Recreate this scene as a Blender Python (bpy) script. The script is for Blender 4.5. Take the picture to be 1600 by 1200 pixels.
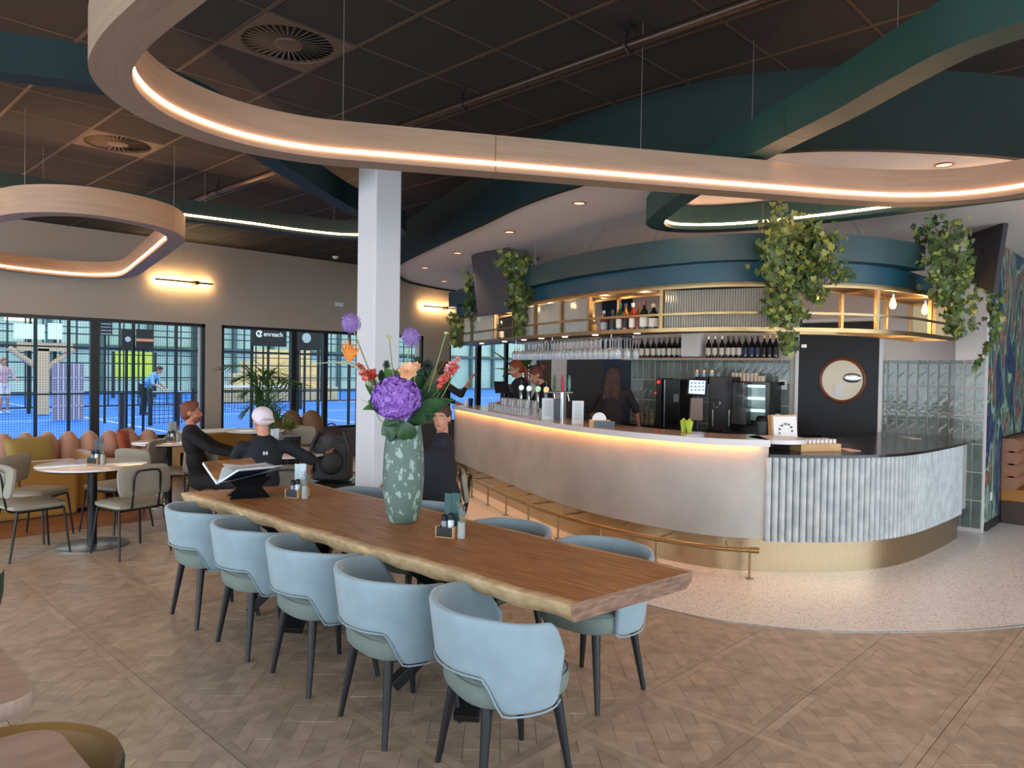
import bpy, bmesh, math, random
from mathutils import Vector, Matrix, Euler
random.seed(7)
for o in list(bpy.data.objects): bpy.data.objects.remove(o)
SC = bpy.context.scene
COL = SC.collection
PI = math.pi
# ------------------------------------------------------------------ camera, light, exposure
F_PX, YAW, PITCH, ROLL, H = 1143.8, .804318861, -.0205734604, .0156326908, 1.68
def _basis():
    cy, sy, cp, sp = math.cos(YAW), math.sin(YAW), math.cos(PITCH), math.sin(PITCH)
    w = Vector((sy*cp, cy*cp, sp)); r = Vector((cy, -sy, 0)); u = r.cross(w)
    c, s = math.cos(ROLL), math.sin(ROLL)
    return c*r+s*u, -s*r+c*u, w
CR, CU, CW = _basis()
cam = bpy.data.cameras.new('camera'); co = bpy.data.objects.new('camera', cam); COL.objects.link(co)
cam.sensor_width = 36; cam.lens = 36*F_PX/1600; cam.clip_start = .02; cam.clip_end = 300
co.matrix_world = Matrix(((CR.x, CU.x, -CW.x, 0), (CR.y, CU.y, -CW.y, 0), (CR.z, CU.z, -CW.z, H), (0, 0, 0, 1)))
SC.camera = co
SC.view_settings.view_transform = 'Standard'; SC.view_settings.look = 'None'
SC.view_settings.gamma = 1; SC.view_settings.use_curve_mapping = False
SC.view_settings.exposure = 0.75
W = bpy.data.worlds.new('daylight'); SC.world = W; W.use_nodes = True
W.node_tree.nodes['Background'].inputs[0].default_value = (.88, .96, 1, 1)
W.node_tree.nodes['Background'].inputs[1].default_value = 1.5
def area(name, loc, rot, sx, sy, power, col, spread=PI):
    l = bpy.data.lights.new(name, 'AREA'); l.shape = 'RECTANGLE'; l.size = sx; l.size_y = sy
    l.energy = power; l.color = col; l.spread = spread
    o = bpy.data.objects.new(name, l); COL.objects.link(o); o.location = loc; o.rotation_euler = rot
    return o
# daylight standing outside the glazed fronts behind and to the left of the camera
area('daylight_front', (3.4, -5.4, 1.7), (PI/2, 0, 0), 13, 3.0, 365, (.72, .86, 1))
area('daylight_side', (-4.4, 4.5, 1.6), (PI/2, 0, -PI/2), 14, 2.8, 365, (.72, .86, 1))
CEIL = 3.642; SOF = 3.15
# pixel of the 1600x1200 photograph -> point on a plane of the room
def ray(x, y): return CW + CR*((x-800)/F_PX) - CU*((y-600)/F_PX)
def atz(x, y, z=0.0):
    d = ray(x, y); t = (z-H)/d.z; return Vector((d.x*t, d.y*t, z))
def aty(x, y, Y):
    d = ray(x, y); t = Y/d.y; return Vector((d.x*t, Y, H+d.z*t))
def atx(x, y, X):
    d = ray(x, y); t = X/d.x; return Vector((X, d.y*t, H+d.z*t))
def atd(x, y, dep): 
    d = ray(x, y); return Vector((d.x*dep, d.y*dep, H+d.z*dep))
# ------------------------------------------------------------------ materials
def lin(h):
    if not isinstance(h, str): return tuple(h)[:3]
    h = h.lstrip('#'); v = [int(h[i:i+2], 16)/255 for i in (0, 2, 4)]
    return tuple(c/12.92 if c <= .04045 else ((c+.055)/1.055)**2.4 for c in v)
MATS = {}
def mat(name, col='#808080', rough=.6, metal=0, col2=None, scale=8, stretch=(1, 1, 1), detail=3, contrast=(.35, .65),
        bump=0, bscale=None, emit=None, es=0, trans=0, ior=1.45, alpha=1, coat=0, sheen=0, kind='noise', coords='Object', rot=(0, 0, 0), tint=0, rand=0, spec=.5):
    if name in MATS: return MATS[name]
    m = bpy.data.materials.new(name); m.use_nodes = True; nt = m.node_tree; N = nt.nodes; L = nt.links
    b = N['Principled BSDF']; c1 = lin(col)
    b.inputs['Base Color'].default_value = (*c1, 1); b.inputs['Roughness'].default_value = rough
    b.inputs['Metallic'].default_value = metal; b.inputs['Specular IOR Level'].default_value = spec
    if trans: b.inputs['Transmission Weight'].default_value = trans; b.inputs['IOR'].default_value = ior
    if coat: b.inputs['Coat Weight'].default_value = coat; b.inputs['Coat Roughness'].default_value = .15
    if sheen: b.inputs['Sheen Weight'].default_value = sheen; b.inputs['Sheen Roughness'].default_value = .4
    if alpha < 1: b.inputs['Alpha'].default_value = alpha
    if emit: b.inputs['Emission Color'].default_value = (*lin(emit), 1); b.inputs['Emission Strength'].default_value = es
    tc = N.new('ShaderNodeTexCoord'); mp = N.new('ShaderNodeMapping')
    mp.inputs['Scale'].default_value = stretch; mp.inputs['Rotation'].default_value = rot
    if coords == 'World':
        ge = N.new('ShaderNodeNewGeometry'); L.new(ge.outputs['Position'], mp.inputs['Vector'])
    else: L.new(tc.outputs[coords], mp.inputs['Vector'])
    src = None
    if col2 or bump:
        if kind == 'voronoi':
            t = N.new('ShaderNodeTexVoronoi'); t.inputs['Scale'].default_value = scale; fac = t.outputs['Distance']
            L.new(mp.outputs[0], t.inputs['Vector'])
        elif kind == 'wave':
            t = N.new('ShaderNodeTexWave'); t.inputs['Scale'].default_value = scale; t.inputs['Distortion'].default_value = 6; t.inputs['Detail'].default_value = detail; t.inputs['Detail Scale'].default_value = .7
            fac = t.outputs['Fac']; L.new(mp.outputs[0], t.inputs['Vector'])
        else:
            t = N.new('ShaderNodeTexNoise'); t.inputs['Scale'].default_value = scale; t.inputs['Detail'].default_value = detail; fac = t.outputs['Fac']
            L.new(mp.outputs[0], t.inputs['Vector'])
    if col2:
        r = N.new('ShaderNodeValToRGB'); r.color_ramp.elements[0].position = contrast[0]; r.color_ramp.elements[1].position = contrast[1]
        r.color_ramp.elements[0].color = (*c1, 1); r.color_ramp.elements[1].color = (*lin(col2), 1)
        L.new(fac, r.inputs['Fac']); src = r.outputs['Color']
    if tint or rand:
        mx = N.new('ShaderNodeHueSaturation')
        if src: L.new(src, mx.inputs['Color'])
        else: mx.inputs['Color'].default_value = (*c1, 1)
        mr = N.new('ShaderNodeMapRange'); k = tint or rand
        mr.inputs['To Min'].default_value = 1-k; mr.inputs['To Max'].default_value = 1+k
        if tint:
            a = N.new('ShaderNodeAttribute'); a.attribute_name = 'tint'; L.new(a.outputs['Fac'], mr.inputs['Value'])
        else:
            a = N.new('ShaderNodeObjectInfo'); L.new(a.outputs['Random'], mr.inputs['Value'])
        L.new(mr.outputs[0], mx.inputs['Value']); src = mx.outputs[0]
    if src: L.new(src, b.inputs['Base Color'])
    if bump:
        bp = N.new('ShaderNodeBump'); bp.inputs['Strength'].default_value = bump; bp.inputs['Distance'].default_value = .01
        if bscale:
            t2 = N.new('ShaderNodeTexNoise'); t2.inputs['Scale'].default_value = bscale; L.new(mp.outputs[0], t2.inputs['Vector']); L.new(t2.outputs['Fac'], bp.inputs['Height'])
        else: L.new(fac, bp.inputs['Height'])
        L.new(bp.outputs[0], b.inputs['Normal'])
    MATS[name] = m; return m
def emat(name, col, s):
    if name in MATS: return MATS[name]
    m = bpy.data.materials.new(name); m.use_nodes = True; N = m.node_tree.nodes; b = N['Principled BSDF']
    b.inputs['Base Color'].default_value = (*lin(col), 1); b.inputs['Emission Color'].default_value = (*lin(col), 1); b.inputs['Emission Strength'].default_value = s
    MATS[name] = m; return m
# ------------------------------------------------------------------ mesh builder
class MB:
    def __init__(s): s.v = []; s.f = []; s.uv = {}; s.t = []; s.tv = .5
    def face(s, idx, uv=None):
        if uv: s.uv[len(s.f)] = uv
        s.f.append(tuple(idx)); s.t.append(s.tv)
    def box(s, c, d, rz=0, M=None):
        n = len(s.v); R = Matrix.Rotation(rz, 3, 'Z') if M is None else M
        for x, y, z in ((-1,-1,-1),(1,-1,-1),(1,1,-1),(-1,1,-1),(-1,-1,1),(1,-1,1),(1,1,1),(-1,1,1)):
            s.v.append(Vector(c) + R @ Vector((x*d[0]/2, y*d[1]/2, z*d[2]/2)))
        for q in ((3,2,1,0),(4,5,6,7),(0,1,5,4),(1,2,6,5),(2,3,7,6),(3,0,4,7)): s.face([n+i for i in q])
        return s
    def cyl(s, a, b, r0, r1=None, n=12, caps=True):
        r1 = r0 if r1 is None else r1; a = Vector(a); b = Vector(b); d = (b-a)
        if d.length < 1e-7: return s
        d.normalize(); q = d.to_track_quat('Z', 'X'); k = len(s.v)
        for p, r in ((a, r0), (b, r1)):
            for i in range(n):
                t = 2*PI*i/n; s.v.append(p + q @ Vector((r*math.cos(t), r*math.sin(t), 0)))
        for i in range(n):
            j = (i+1) % n; s.face((k+i, k+j, k+n+j, k+n+i))
        if caps: s.face([k+n-1-i for i in range(n)]); s.face([k+n+i for i in range(n)])
        return s
    def tube(s, pts, r, n=8, closed=False):
        pts = [Vector(p) for p in pts]; m = len(pts); k = len(s.v); up = None
        rr = r if isinstance(r, (list, tuple)) else [r]*m
        for i, p in enumerate(pts):
            if closed: d = pts[(i+1) % m]-pts[i-1]
            else: d = pts[min(i+1, m-1)]-pts[max(i-1, 0)]
            d.normalize()
            if up is None: up = Vector((0, 0, 1)) if abs(d.z) < .9 else Vector((1, 0, 0))
            x = d.cross(up)
            if x.length < 1e-4: x = d.orthogonal()
            x.normalize(); y = x.cross(d); up = y
            for j in range(n):
                t = 2*PI*j/n; s.v.append(p + x*(rr[i]*math.cos(t)) + y*(rr[i]*math.sin(t)))
        for i in range(m if closed else m-1):
            a = k+i*n; b = k+((i+1) % m)*n
            for j in range(n): jj = (j+1) % n; s.face((a+j, a+jj, b+jj, b+j))
        if not closed: s.face([k+j for j in reversed(range(n))]); s.face([k+(m-1)*n+j for j in range(n)])
        return s
    def lathe(s, prof, c=(0, 0, 0), n=20, cap0=True, cap1=True, sx=1, sy=1, rz=0):
        c = Vector(c); k = len(s.v); m = len(prof)
        for r, z in prof:
            for i in range(n):
                t = 2*PI*i/n; x, y = r*sx*math.cos(t), r*sy*math.sin(t)
                s.v.append(c + Vector((x*math.cos(rz)-y*math.sin(rz), x*math.sin(rz)+y*math.cos(rz), z)))
        for a in range(m-1):
            for i in range(n): j = (i+1) % n; s.face((k+a*n+i, k+a*n+j, k+(a+1)*n+j, k+(a+1)*n+i))
        if cap0: s.face([k+i for i in reversed(range(n))])
        if cap1: s.face([k+(m-1)*n+i for i in range(n)])
        return s
    def ell(s, c, r, M=None, n=12, m=8):
        c = Vector(c); k = len(s.v); M = M or Matrix.Identity(3)
        if not isinstance(r, (tuple, list)): r = (r, r, r)
        s.v.append(c + M @ Vector((0, 0, -r[2])))
        for a in range(1, m):
            ph = -PI/2+PI*a/m
            for i in range(n):
                t = 2*PI*i/n; s.v.append(c + M @ Vector((r[0]*math.cos(ph)*math.cos(t), r[1]*math.cos(ph)*math.sin(t), r[2]*math.sin(ph))))
        s.v.append(c + M @ Vector((0, 0, r[2]))); e = len(s.v)-1
        for i in range(n): j = (i+1) % n; s.face((k, k+1+j, k+1+i)); s.face((e, e-n+i, e-n+j))
        for a in range(m-2):
            for i in range(n): j = (i+1) % n; p = k+1+a*n; s.face((p+i, p+j, p+n+j, p+n+i))
        return s
    def limb(s, a, b, r0, r1, n=10):
        s.cyl(a, b, r0, r1, n); s.ell(a, r0, n=n, m=6); s.ell(b, r1, n=n, m=6); return s
    def prism(s, poly, z0, z1, bottom=True):
        k = len(s.v); n = len(poly)
        for z in (z0, z1):
            for p in poly: s.v.append(Vector((p[0], p[1], z)))
        s.face([k+n+i for i in range(n)])
        if bottom: s.face([k+n-1-i for i in range(n)])
        for i in range(n): j = (i+1) % n; s.face((k+i, k+j, k+n+j, k+n+i))
        return s
    def sweep(s, path, off0, off1, z0, z1, closed=False):
        # rectangular section swept along a plan curve, from offset off0 to off1 (left of travel positive)
        m = len(path); k = len(s.v); nr = normals(path, closed); L = 0; ls = []
        for i, p in enumerate(path):
            if i: L += (Vector(path[i][:2])-Vector(path[i-1][:2])).length
            ls.append(L)
            for o, z in ((off0, z0), (off1, z0), (off1, z1), (off0, z1)):
                s.v.append(Vector((p[0]+nr[i][0]*o, p[1]+nr[i][1]*o, z)))
        for i in range(m if closed else m-1):
            a = k+i*4; b = k+((i+1) % m)*4; l0 = ls[i]; l1 = ls[i+1] if i+1 < m else ls[i]+.1
            for e in range(4):
                g = (e+1) % 4; s.face((a+e, a+g, b+g, b+e), ((l0, e*.3), (l0, e*.3+.25), (l1, e*.3+.25), (l1, e*.3)))
        if not closed: s.face((k+3, k+2, k+1, k)); e = k+(m-1)*4; s.face((e, e+1, e+2, e+3))
        return s
    def build(s, name, m, parent=None, smooth=True, world=True, origin=None, bevel=0, sub=0, solid=0, remesh=0, link=True, seg=2):
        me = bpy.data.meshes.new(name)
        off = Vector((0, 0, 0))
        if origin is not None: off = Vector(origin)
        elif parent is not None and world: off = wloc(parent)
        me.from_pydata([tuple(v-off) for v in s.v], [], s.f)
        if s.uv:
            ul = me.uv_layers.new(name='UVMap')
            for i, p in enumerate(me.polygons):
                if i in s.uv:
                    for li, c in zip(p.loop_indices, s.uv[i]): ul.data[li].uv = c
        if any(abs(t-.5) > 1e-6 for t in s.t):
            at = me.attributes.new('tint', 'FLOAT', 'FACE')
            at.data.foreach_set('value', s.t)
        if isinstance(m, (list, tuple)):
            for q in m: me.materials.append(q)
        else: me.materials.append(m)
        if smooth:
            me.polygons.foreach_set('use_smooth', [True]*len(me.polygons))
        me.update()
        o = bpy.data.objects.new(name, me)
        if link: COL.objects.link(o)
        if origin is not None: o.location = off - (wloc(parent) if parent is not None else Vector((0, 0, 0)))
        if parent is not None: o.parent = parent
        if solid: q = o.modifiers.new('solid', 'SOLIDIFY'); q.thickness = solid; q.offset = 0
        if bevel: q = o.modifiers.new('bevel', 'BEVEL'); q.width = bevel; q.segments = seg; q.limit_method = 'ANGLE'; q.angle_limit = .6
        if sub: q = o.modifiers.new('sub', 'SUBSURF'); q.levels = sub; q.render_levels = sub
        if remesh:
            q = o.modifiers.new('remesh', 'REMESH'); q.mode = 'VOXEL'; q.voxel_size = remesh; q.use_smooth_shade = True
            q = o.modifiers.new('smooth', 'SMOOTH'); q.iterations = 4; q.factor = .5
        if smooth and not (sub or remesh or solid):
            try: me.set_sharp_from_angle(angle=.7)
            except Exception: pass
        return o
def wloc(o):
    v = Vector((0, 0, 0))
    while o is not None: v += o.location; o = o.parent
    return v
def normals(path, closed=False):
    m = len(path); out = []
    for i in range(m):
        a = path[(i-1) % m] if (closed or i) else path[0]; b = path[(i+1) % m] if (closed or i < m-1) else path[-1]
        d = Vector((b[0]-a[0], b[1]-a[1])); d.normalize(); out.append((-d.y, d.x))
    return out
def spline(pts, n=6, closed=False):
    P = [Vector((*p[:2], 0)) if len(p) < 3 else Vector(p) for p in pts]; m = len(P); out = []
    for i in range(m if closed else m-1):
        if closed: a, b, c, d = P[i-1], P[i], P[(i+1) % m], P[(i+2) % m]
        else: a, b, c, d = P[max(i-1, 0)], P[i], P[i+1], P[min(i+2, m-1)]
        for k in range(n):
            t = k/n; out.append(.5*((2*b)+(c-a)*t+(2*a-5*b+4*c-d)*t*t+(3*b-a-3*c+d)*t**3))
    if not closed: out.append(P[-1])
    return out
def resample(path, step):
    P = [Vector(p) for p in path]; out = [P[0].copy()]; acc = 0
    for i in range(len(P)-1):
        a, b = P[i], P[i+1]; L = (b-a).length; t = step-acc
        while t <= L: out.append(a.lerp(b, t/L)); t += step
        acc = (acc+L) % step if L else acc
        acc = L-(t-step)
    return out
def offs(path, o, closed=False):
    nr = normals(path, closed); return [Vector((p[0]+n[0]*o, p[1]+n[1]*o, 0)) for p, n in zip(path, nr)]
def clip_poly(poly, axis, val, keep_less):
    out = []; n = len(poly)
    for i in range(n):
        a, b = poly[i], poly[(i+1) % n]; ia = (a[axis] <= val) == keep_less; ib = (b[axis] <= val) == keep_less
        if ia: out.append(a)
        if ia != ib:
            t = (val-a[axis])/(b[axis]-a[axis]); out.append((a[0]+(b[0]-a[0])*t, a[1]+(b[1]-a[1])*t))
    return out
def inside(p, poly):
    r = False; n = len(poly)
    for i in range(n):
        a, b = poly[i], poly[i-1]
        if (a[1] > p[1]) != (b[1] > p[1]) and p[0] < (b[0]-a[0])*(p[1]-a[1])/(b[1]-a[1])+a[0]: r = not r
    return r
def tag(o, label=None, cat=None, group=None, kind=None):
    if label: o['label'] = label
    if cat: o['category'] = cat
    if group: o['group'] = group
    if kind: o['kind'] = kind
    return o
def thing(name, label, cat, loc=(0, 0, 0), rz=0, group=None):
    o = bpy.data.objects.new(name, None); COL.objects.link(o); o.location = loc; o.rotation_euler = (0, 0, rz)
    o.empty_display_size = .1
    return tag(o, label, cat, group)
def struct(name, mb, m, parent=None, **k):
    o = mb.build(name, m, parent, **k)
    if parent is None: o['kind'] = 'structure'
    return o
def copy_tree(o, loc, rz=None, label=None, group=None, scale=None):
    def cp(s, par):
        c = s.copy(); COL.objects.link(c)
        if par is not None: c.parent = par
        for ch in s.children: cp(ch, c)
        return c
    c = cp(o, None); c.location = loc
    if rz is not None: c.rotation_euler = (0, 0, rz)
    if label: c['label'] = label
    if group: c['group'] = group
    if scale: c.scale = scale if isinstance(scale, (tuple, list)) else (scale,)*3
    return c
def text(txt, size, m, parent, loc, R, name='lettering', depth=.002, align='CENTER'):
    cu = bpy.data.curves.new(name, 'FONT'); cu.body = txt; cu.size = size; cu.extrude = depth; cu.align_x = align; cu.align_y = 'CENTER'
    tmp = bpy.data.objects.new('t', cu); me = bpy.data.meshes.new_from_object(tmp); bpy.data.objects.remove(tmp)
    me.materials.clear(); me.materials.append(m); me.name = name
    me.transform(R.to_4x4())
    o = bpy.data.objects.new(name, me); COL.objects.link(o); o.parent = parent; o.location = Vector(loc)-wloc(parent); return o
def facing(nx, ny, tilt=0):
    # rotation taking text in the XY plane to an upright plane whose normal is (nx, ny)
    n = Vector((nx, ny, 0)).normalized(); up = Vector((0, 0, 1)); x = up.cross(n)
    M = Matrix((x, up, n)).transposed()
    return M
# ------------------------------------------------------------------ shared materials
M_wall = mat('plaster', '#A4978A', .9, bump=.05, scale=40)
M_white = mat('white_paint', '#D9DADB', .6)
M_soff = mat('soffit_paint', '#DDD5D0', .85)
M_dark = mat('black_frame', '#17181A', .45)
M_black = mat('black_metal', '#111214', .4, metal=.2)
M_teal = mat('teal_paint', '#0D2120', .65, spec=.3)
M_tealr = mat('teal_ring_paint', '#173C35', .5)
M_brass = mat('brushed_brass', '#A48C66', .36, metal=1, col2='#8F7852', scale=6, stretch=(1, 1, 30))
M_brassk = mat('brass_plinth', '#B5A284', .27, metal=1, col2='#AF9C7C', scale=5, stretch=(20, 20, 1))
M_steel = mat('brushed_steel', '#B9BCBE', .25, metal=1)
M_glass = mat('window_glass', '#F2FAF8', .0, trans=1, ior=1.01, spec=.3)
M_cglass = mat('clear_glass', '#F4F8F8', .05, trans=.82, ior=1.3)
M_woodring = mat('ring_oak', '#836A57', .55, col2='#997E66', scale=2.2, stretch=(1, 14, 1), coords='UV', detail=5, contrast=(.2, .8))
M_led = emat('led_strip', '#FFC496', 17)
M_cable = mat('cable', '#8E8A84', .4, metal=.8)
# ------------------------------------------------------------------ plan curves
S_CURVE = [(12.5, 10.6), (11, 10.55), (9.14, 10.43), (8.68, 10.34), (7.83, 10.02), (7.17, 9.47), (6.6, 8.8), (6.18, 8.04), (5.62, 6.7), (5.11, 5.41), (4.67, 4.31),
           (4.46, 3.34), (4.49, 2.56), (4.63, 2.17), (4.85, 1.8), (5.28, 1.38), (5.84, .97), (6.8, .5), (8.2, .15), (10, -.1), (12.5, -.2)]
BAR = [(7.36, 8.27), (6.83, 7.12), (6.36, 6.09), (6.03, 5.35), (5.77, 4.62), (5.64, 3.85), (5.68, 3.14), (5.93, 2.70), (6.33, 2.30), (6.75, 2.06), (7.25, 1.94), (8.0, 1.89), (8.62, 1.88)]
SP_S = spline(S_CURVE, 6)
SP_B = spline(BAR, 6)
# ------------------------------------------------------------------ floor
fl = MB().box((6, 3.5, -.06), (20, 17.2, .08))
floor = struct('floor', fl, mat('floor_bed', '#6E5743', .6), smooth=False)
terr = [(p.x, p.y) for p in SP_S] + [(12.5, 10.6)]
TERR = [(p.x, p.y) for p in SP_S]
M_terr = mat('terrazzo', '#E3DBD8', .3)
def _terr():
    m = M_terr; nt = m.node_tree; N = nt.nodes; L = nt.links; b = N['Principled BSDF']
    tc = N.new('ShaderNodeTexCoord'); v = N.new('ShaderNodeTexVoronoi'); v.inputs['Scale'].default_value = 80
    L.new(tc.outputs['Object'], v.inputs['Vector'])
    r = N.new('ShaderNodeValToRGB'); r.color_ramp.interpolation = 'CONSTANT'; e = r.color_ramp.elements
    e[0].position = 0; e[0].color = (*lin('#E6DEDA'), 1); e[1].position = .66; e[1].color = (*lin('#B39E97'), 1)
    for p, c in ((.78, '#8D8A8A'), (.88, '#D2B6A4'), (.94, '#6F615C')):
        q = e.new(p); q.color = (*lin(c), 1)
    L.new(v.outputs['Color'], r.inputs['Fac'])
    r2 = N.new('ShaderNodeValToRGB'); r2.color_ramp.elements[0].position = .46; r2.color_ramp.elements[1].position = .5
    L.new(v.outputs['Distance'], r2.inputs['Fac'])
    mx = N.new('ShaderNodeMix'); mx.data_type = 'RGBA'; L.new(r2.outputs['Color'], mx.inputs['Factor']); L.new(r.outputs['Color'], mx.inputs['A'])
    mx.inputs['B'].default_value = (*lin('#E6DEDA'), 1); L.new(mx.outputs['Result'], b.inputs['Base Color'])
_terr()
tb = MB().prism(TERR[::-1], -.015, .002, bottom=False)
tag(tb.build('terrazzo_slab', M_terr, floor, smooth=False), 'pale speckled terrazzo around the bar')
tr = MB().sweep(SP_S[30:], -.006, .006, -.01, .0035)
tr.build('terrazzo_trim', M_steel, floor, smooth=False)
# parquet: square panels framed by planks, woven diagonally inside
M_plank = mat('oak_plank', '#A28D79', .4, col2='#B8A28D', scale=5, stretch=(2.2, 2.2, 1), detail=8, tint=.14, bump=.15, bscale=60)
PM, PX0, PY0 = .608, 3.86-.608*9, .89-.608*4
def visible(x, y):
    d = Vector((x, y, -H)); z = d.dot(CW)
    if z < .3: return None
    px, py = 800+F_PX*d.dot(CR)/z, 600-F_PX*d.dot(CU)/z
    return z if -150 < px < 1750 and py < 1330 else None
bord = []; weave = []
fw = .05
rr = random.Random(3)
for i in range(-2, 19):
    for j in range(-2, 18):
        x0, y0 = PX0+i*PM, PY0+j*PM; cx, cy = x0+PM/2, y0+PM/2
        if cy > 8.2 + .25*max(0, cx-3): continue
        z = visible(cx, cy)
        if z is None: continue
        if all(inside(p, TERR) for p in ((x0, y0), (x0+PM, y0), (x0, y0+PM), (x0+PM, y0+PM))): continue
        g = .0018
        for q in ((x0+g, y0+g, x0+fw, y0+PM-g), (x0+PM-fw, y0+g, x0+PM-g, y0+PM-g), (x0+fw+g, y0+g, x0+PM-fw-g, y0+fw), (x0+fw+g, y0+PM-fw, x0+PM-fw-g, y0+PM-g)):
            bord.append((z, [(q[0], q[1]), (q[2], q[1]), (q[2], q[3]), (q[0], q[3])]))
        c = .165; n = 2; w = (PM/2-fw-g)
        for a in range(-n-1, n+2):
            for b in range(-n-1, n+2):
                for s in (0, 1):
                    if (a+b) % 2 == 0: r = (a*c, b*c+s*c/2, (a+1)*c, b*c+(s+1)*c/2)
                    else: r = (a*c+s*c/2, b*c, a*c+(s+1)*c/2, (b+1)*c)
                    r = (r[0]+g/2-c/2, r[1]+g/2-c/2, r[2]-g/2-c/2, r[3]-g/2-c/2)
                    k = math.sqrt(.5); pl = [((u-v)*k, (u+v)*k) for u, v in ((r[0], r[1]), (r[2], r[1]), (r[2], r[3]), (r[0], r[3]))]
                    for ax, val, less in ((0, w, True), (0, -w, False), (1, w, True), (1, -w, False)):
                        pl = clip_poly(pl, ax, val, less)
                        if len(pl) < 3: break
                    if len(pl) >= 3: weave.append((z, [(u+cx, v+cy) for u, v in pl]))
def planks(lst, nm, lim):
    lst.sort(key=lambda t: t[0])
    rest = MB()
    for k, (z, pl) in enumerate(lst):
        h = rr.uniform(-.0008, .0006); tv = rr.random()
        if k < lim:
            mx = sum(p[0] for p in pl)/len(pl); my = sum(p[1] for p in pl)/len(pl)
            m = MB(); m.tv = tv+.001; m.prism(pl, -.014, h, bottom=False); m.build(nm, M_plank, floor, smooth=False)
        else: rest.tv = tv+.001; rest.prism(pl, -.014, h, bottom=False)
    if rest.v: tag(rest.build(nm, M_plank, floor, smooth=False), kind='stuff')
planks(bord, 'border_plank', 300)
planks(weave, 'parquet_plank', 300)
# reddish plank floor of the lounge area under the windows
M_red = mat('red_plank', '#7E5136', .4, col2='#93623F', scale=4, stretch=(1, 8, 1), detail=6, tint=.12)
lp = []
for k in range(9):
    y = 8.2+k*.42
    for i in range(-3, 8):
        x = i*1.4-(k % 2)*.6
        if y+.2 < 8.2+.25*max(0, x-2.2): continue
        pl = [(x+.002, y+.002), (x+1.398, y+.002), (x+1.398, y+.418), (x+.002, y+.418)]
        if inside((x+1.2, y+.2), TERR): continue
        m = MB(); m.tv = rr.random()+.001; m.prism(pl, -.014, 0, bottom=False); m.build('lounge_plank', M_red, floor, smooth=False)
# ------------------------------------------------------------------ ceiling
M_tile = mat('ceiling_tile', '#1B120B', .9, col2='#160F08', scale=120, rand=.08)
M_grid = mat('ceiling_grid', '#42301F', .6)
cb = MB().box((6, 3.5, CEIL+.09), (20, 17.2, .1))
ceiling = struct('ceiling', cb, mat('ceiling_void', '#14100D', .9), smooth=False)
GX0, GY0 = 1.384-.6*10, 3.846-.6*16
cells = []
VENTS = []
for i in range(0, 34):
    for j in range(0, 30):
        x, y = GX0+.6*i+.3, GY0+.6*j+.3
        if x < -4 or x > 16 or y < -5 or y > 12: continue
        if inside((x, y), TERR) and all(inside((x+a, y+b), TERR) for a in (-.4, .4) for b in (-.4, .4)): continue
        z = (Vector((x, y, CEIL-H)).dot(CW))
        cells.append((z if z > .5 else 99-z, x, y))
cells.sort()
vent_spots = [(2.284, 4.146), (2.284, 7.146)]
tilemb = MB().box((0, 0, 0), (.584, .588, .012)); tproto = None; rest = MB(); nt_ = 0
for z, x, y in cells:
    if any(abs(x-a) < .2 and abs(y-b) < .2 for a, b in vent_spots): continue
    if nt_ < 300:
        if tproto is None: tproto = tilemb.build('ceiling_tile', M_tile, ceiling, smooth=False, world=False); o = tproto
        else: o = tproto.copy(); COL.objects.link(o)
        o.location = (x, y, CEIL+.008); nt_ += 1
    else: rest.box((x, y, CEIL+.008), (.584, .588, .012))
tag(rest.build('ceiling_tile', M_tile, ceiling, smooth=False), kind='stuff')
g = MB()
for i in range(0, 34):
    x = GX0+.6*i
    if -4 < x < 16: g.box((x, 3.5, CEIL+.004), (.024, 17, .012))
for j in range(0, 30):
    y = GY0+.6*j
    if -5 < y < 12: g.box((6, y, CEIL+.005), (20, .013, .012))
tag(g.build('ceiling_grid', M_grid, ceiling, smooth=False), kind='stuff')
def vent(loc, lab):
    t = thing('ceiling_vent', lab, 'vent', (loc[0], loc[1], CEIL))
    pl = MB(); n = 40; R = .272; k0 = 0
    # square plate with a round hole
    for i in range(n):
        a0, a1 = 2*PI*i/n, 2*PI*(i+1)/n
        def sq(a): c, s = math.cos(a), math.sin(a); q = .29/max(abs(c), abs(s)); return (c*q, s*q)
        b0, b1 = sq(a0), sq(a1); k = len(pl.v)
        pl.v += [Vector((R*math.cos(a0), R*math.sin(a0), -.006)), Vector((R*math.cos(a1), R*math.sin(a1), -.006)), Vector((*b1, -.006)), Vector((*b0, -.006))]
        pl.v += [Vector((R*math.cos(a0), R*math.sin(a0), .02)), Vector((R*math.cos(a1), R*math.sin(a1), .02)), Vector((*b1, .02)), Vector((*b0, .02))]
        pl.face((k+3, k+2, k+1, k)); pl.face((k, k+1, k+5, k+4)); pl.face((k+2, k+3, k+7, k+6))
    pl.build('plate', mat('vent_plate', '#4C3A2B', .6), t, world=False, smooth=False)
    MB().cyl((0, 0, .035), (0, 0, .045), .28, n=32).build('duct', mat('vent_void', '#060505', .9), t, world=False)
    MB().lathe([(.001, -.012), (.06, -.012), (.085, -.006), (.085, .01), (.001, .01)], n=24, cap0=False, cap1=False).build('hub', mat('vent_plate', ''), t, world=False)
    bp = None
    for i in range(36):
        a = 2*PI*i/36
        if bp is None:
            bp = MB().box((.178, 0, .006), (.19, .014, .002), M=Matrix.Rotation(.45, 3, 'X')).build('blade', mat('vent_plate', ''), t, world=False, smooth=False); o = bp
        else: o = bp.copy(); COL.objects.link(o)
        o.rotation_euler = (0, 0, a)
vent(vent_spots[0], 'dark round slatted ceiling vent nearest the camera, left of the pipe')
vent(vent_spots[1], 'warm lit round slatted ceiling vent above the left wooden ring lamp')
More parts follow.
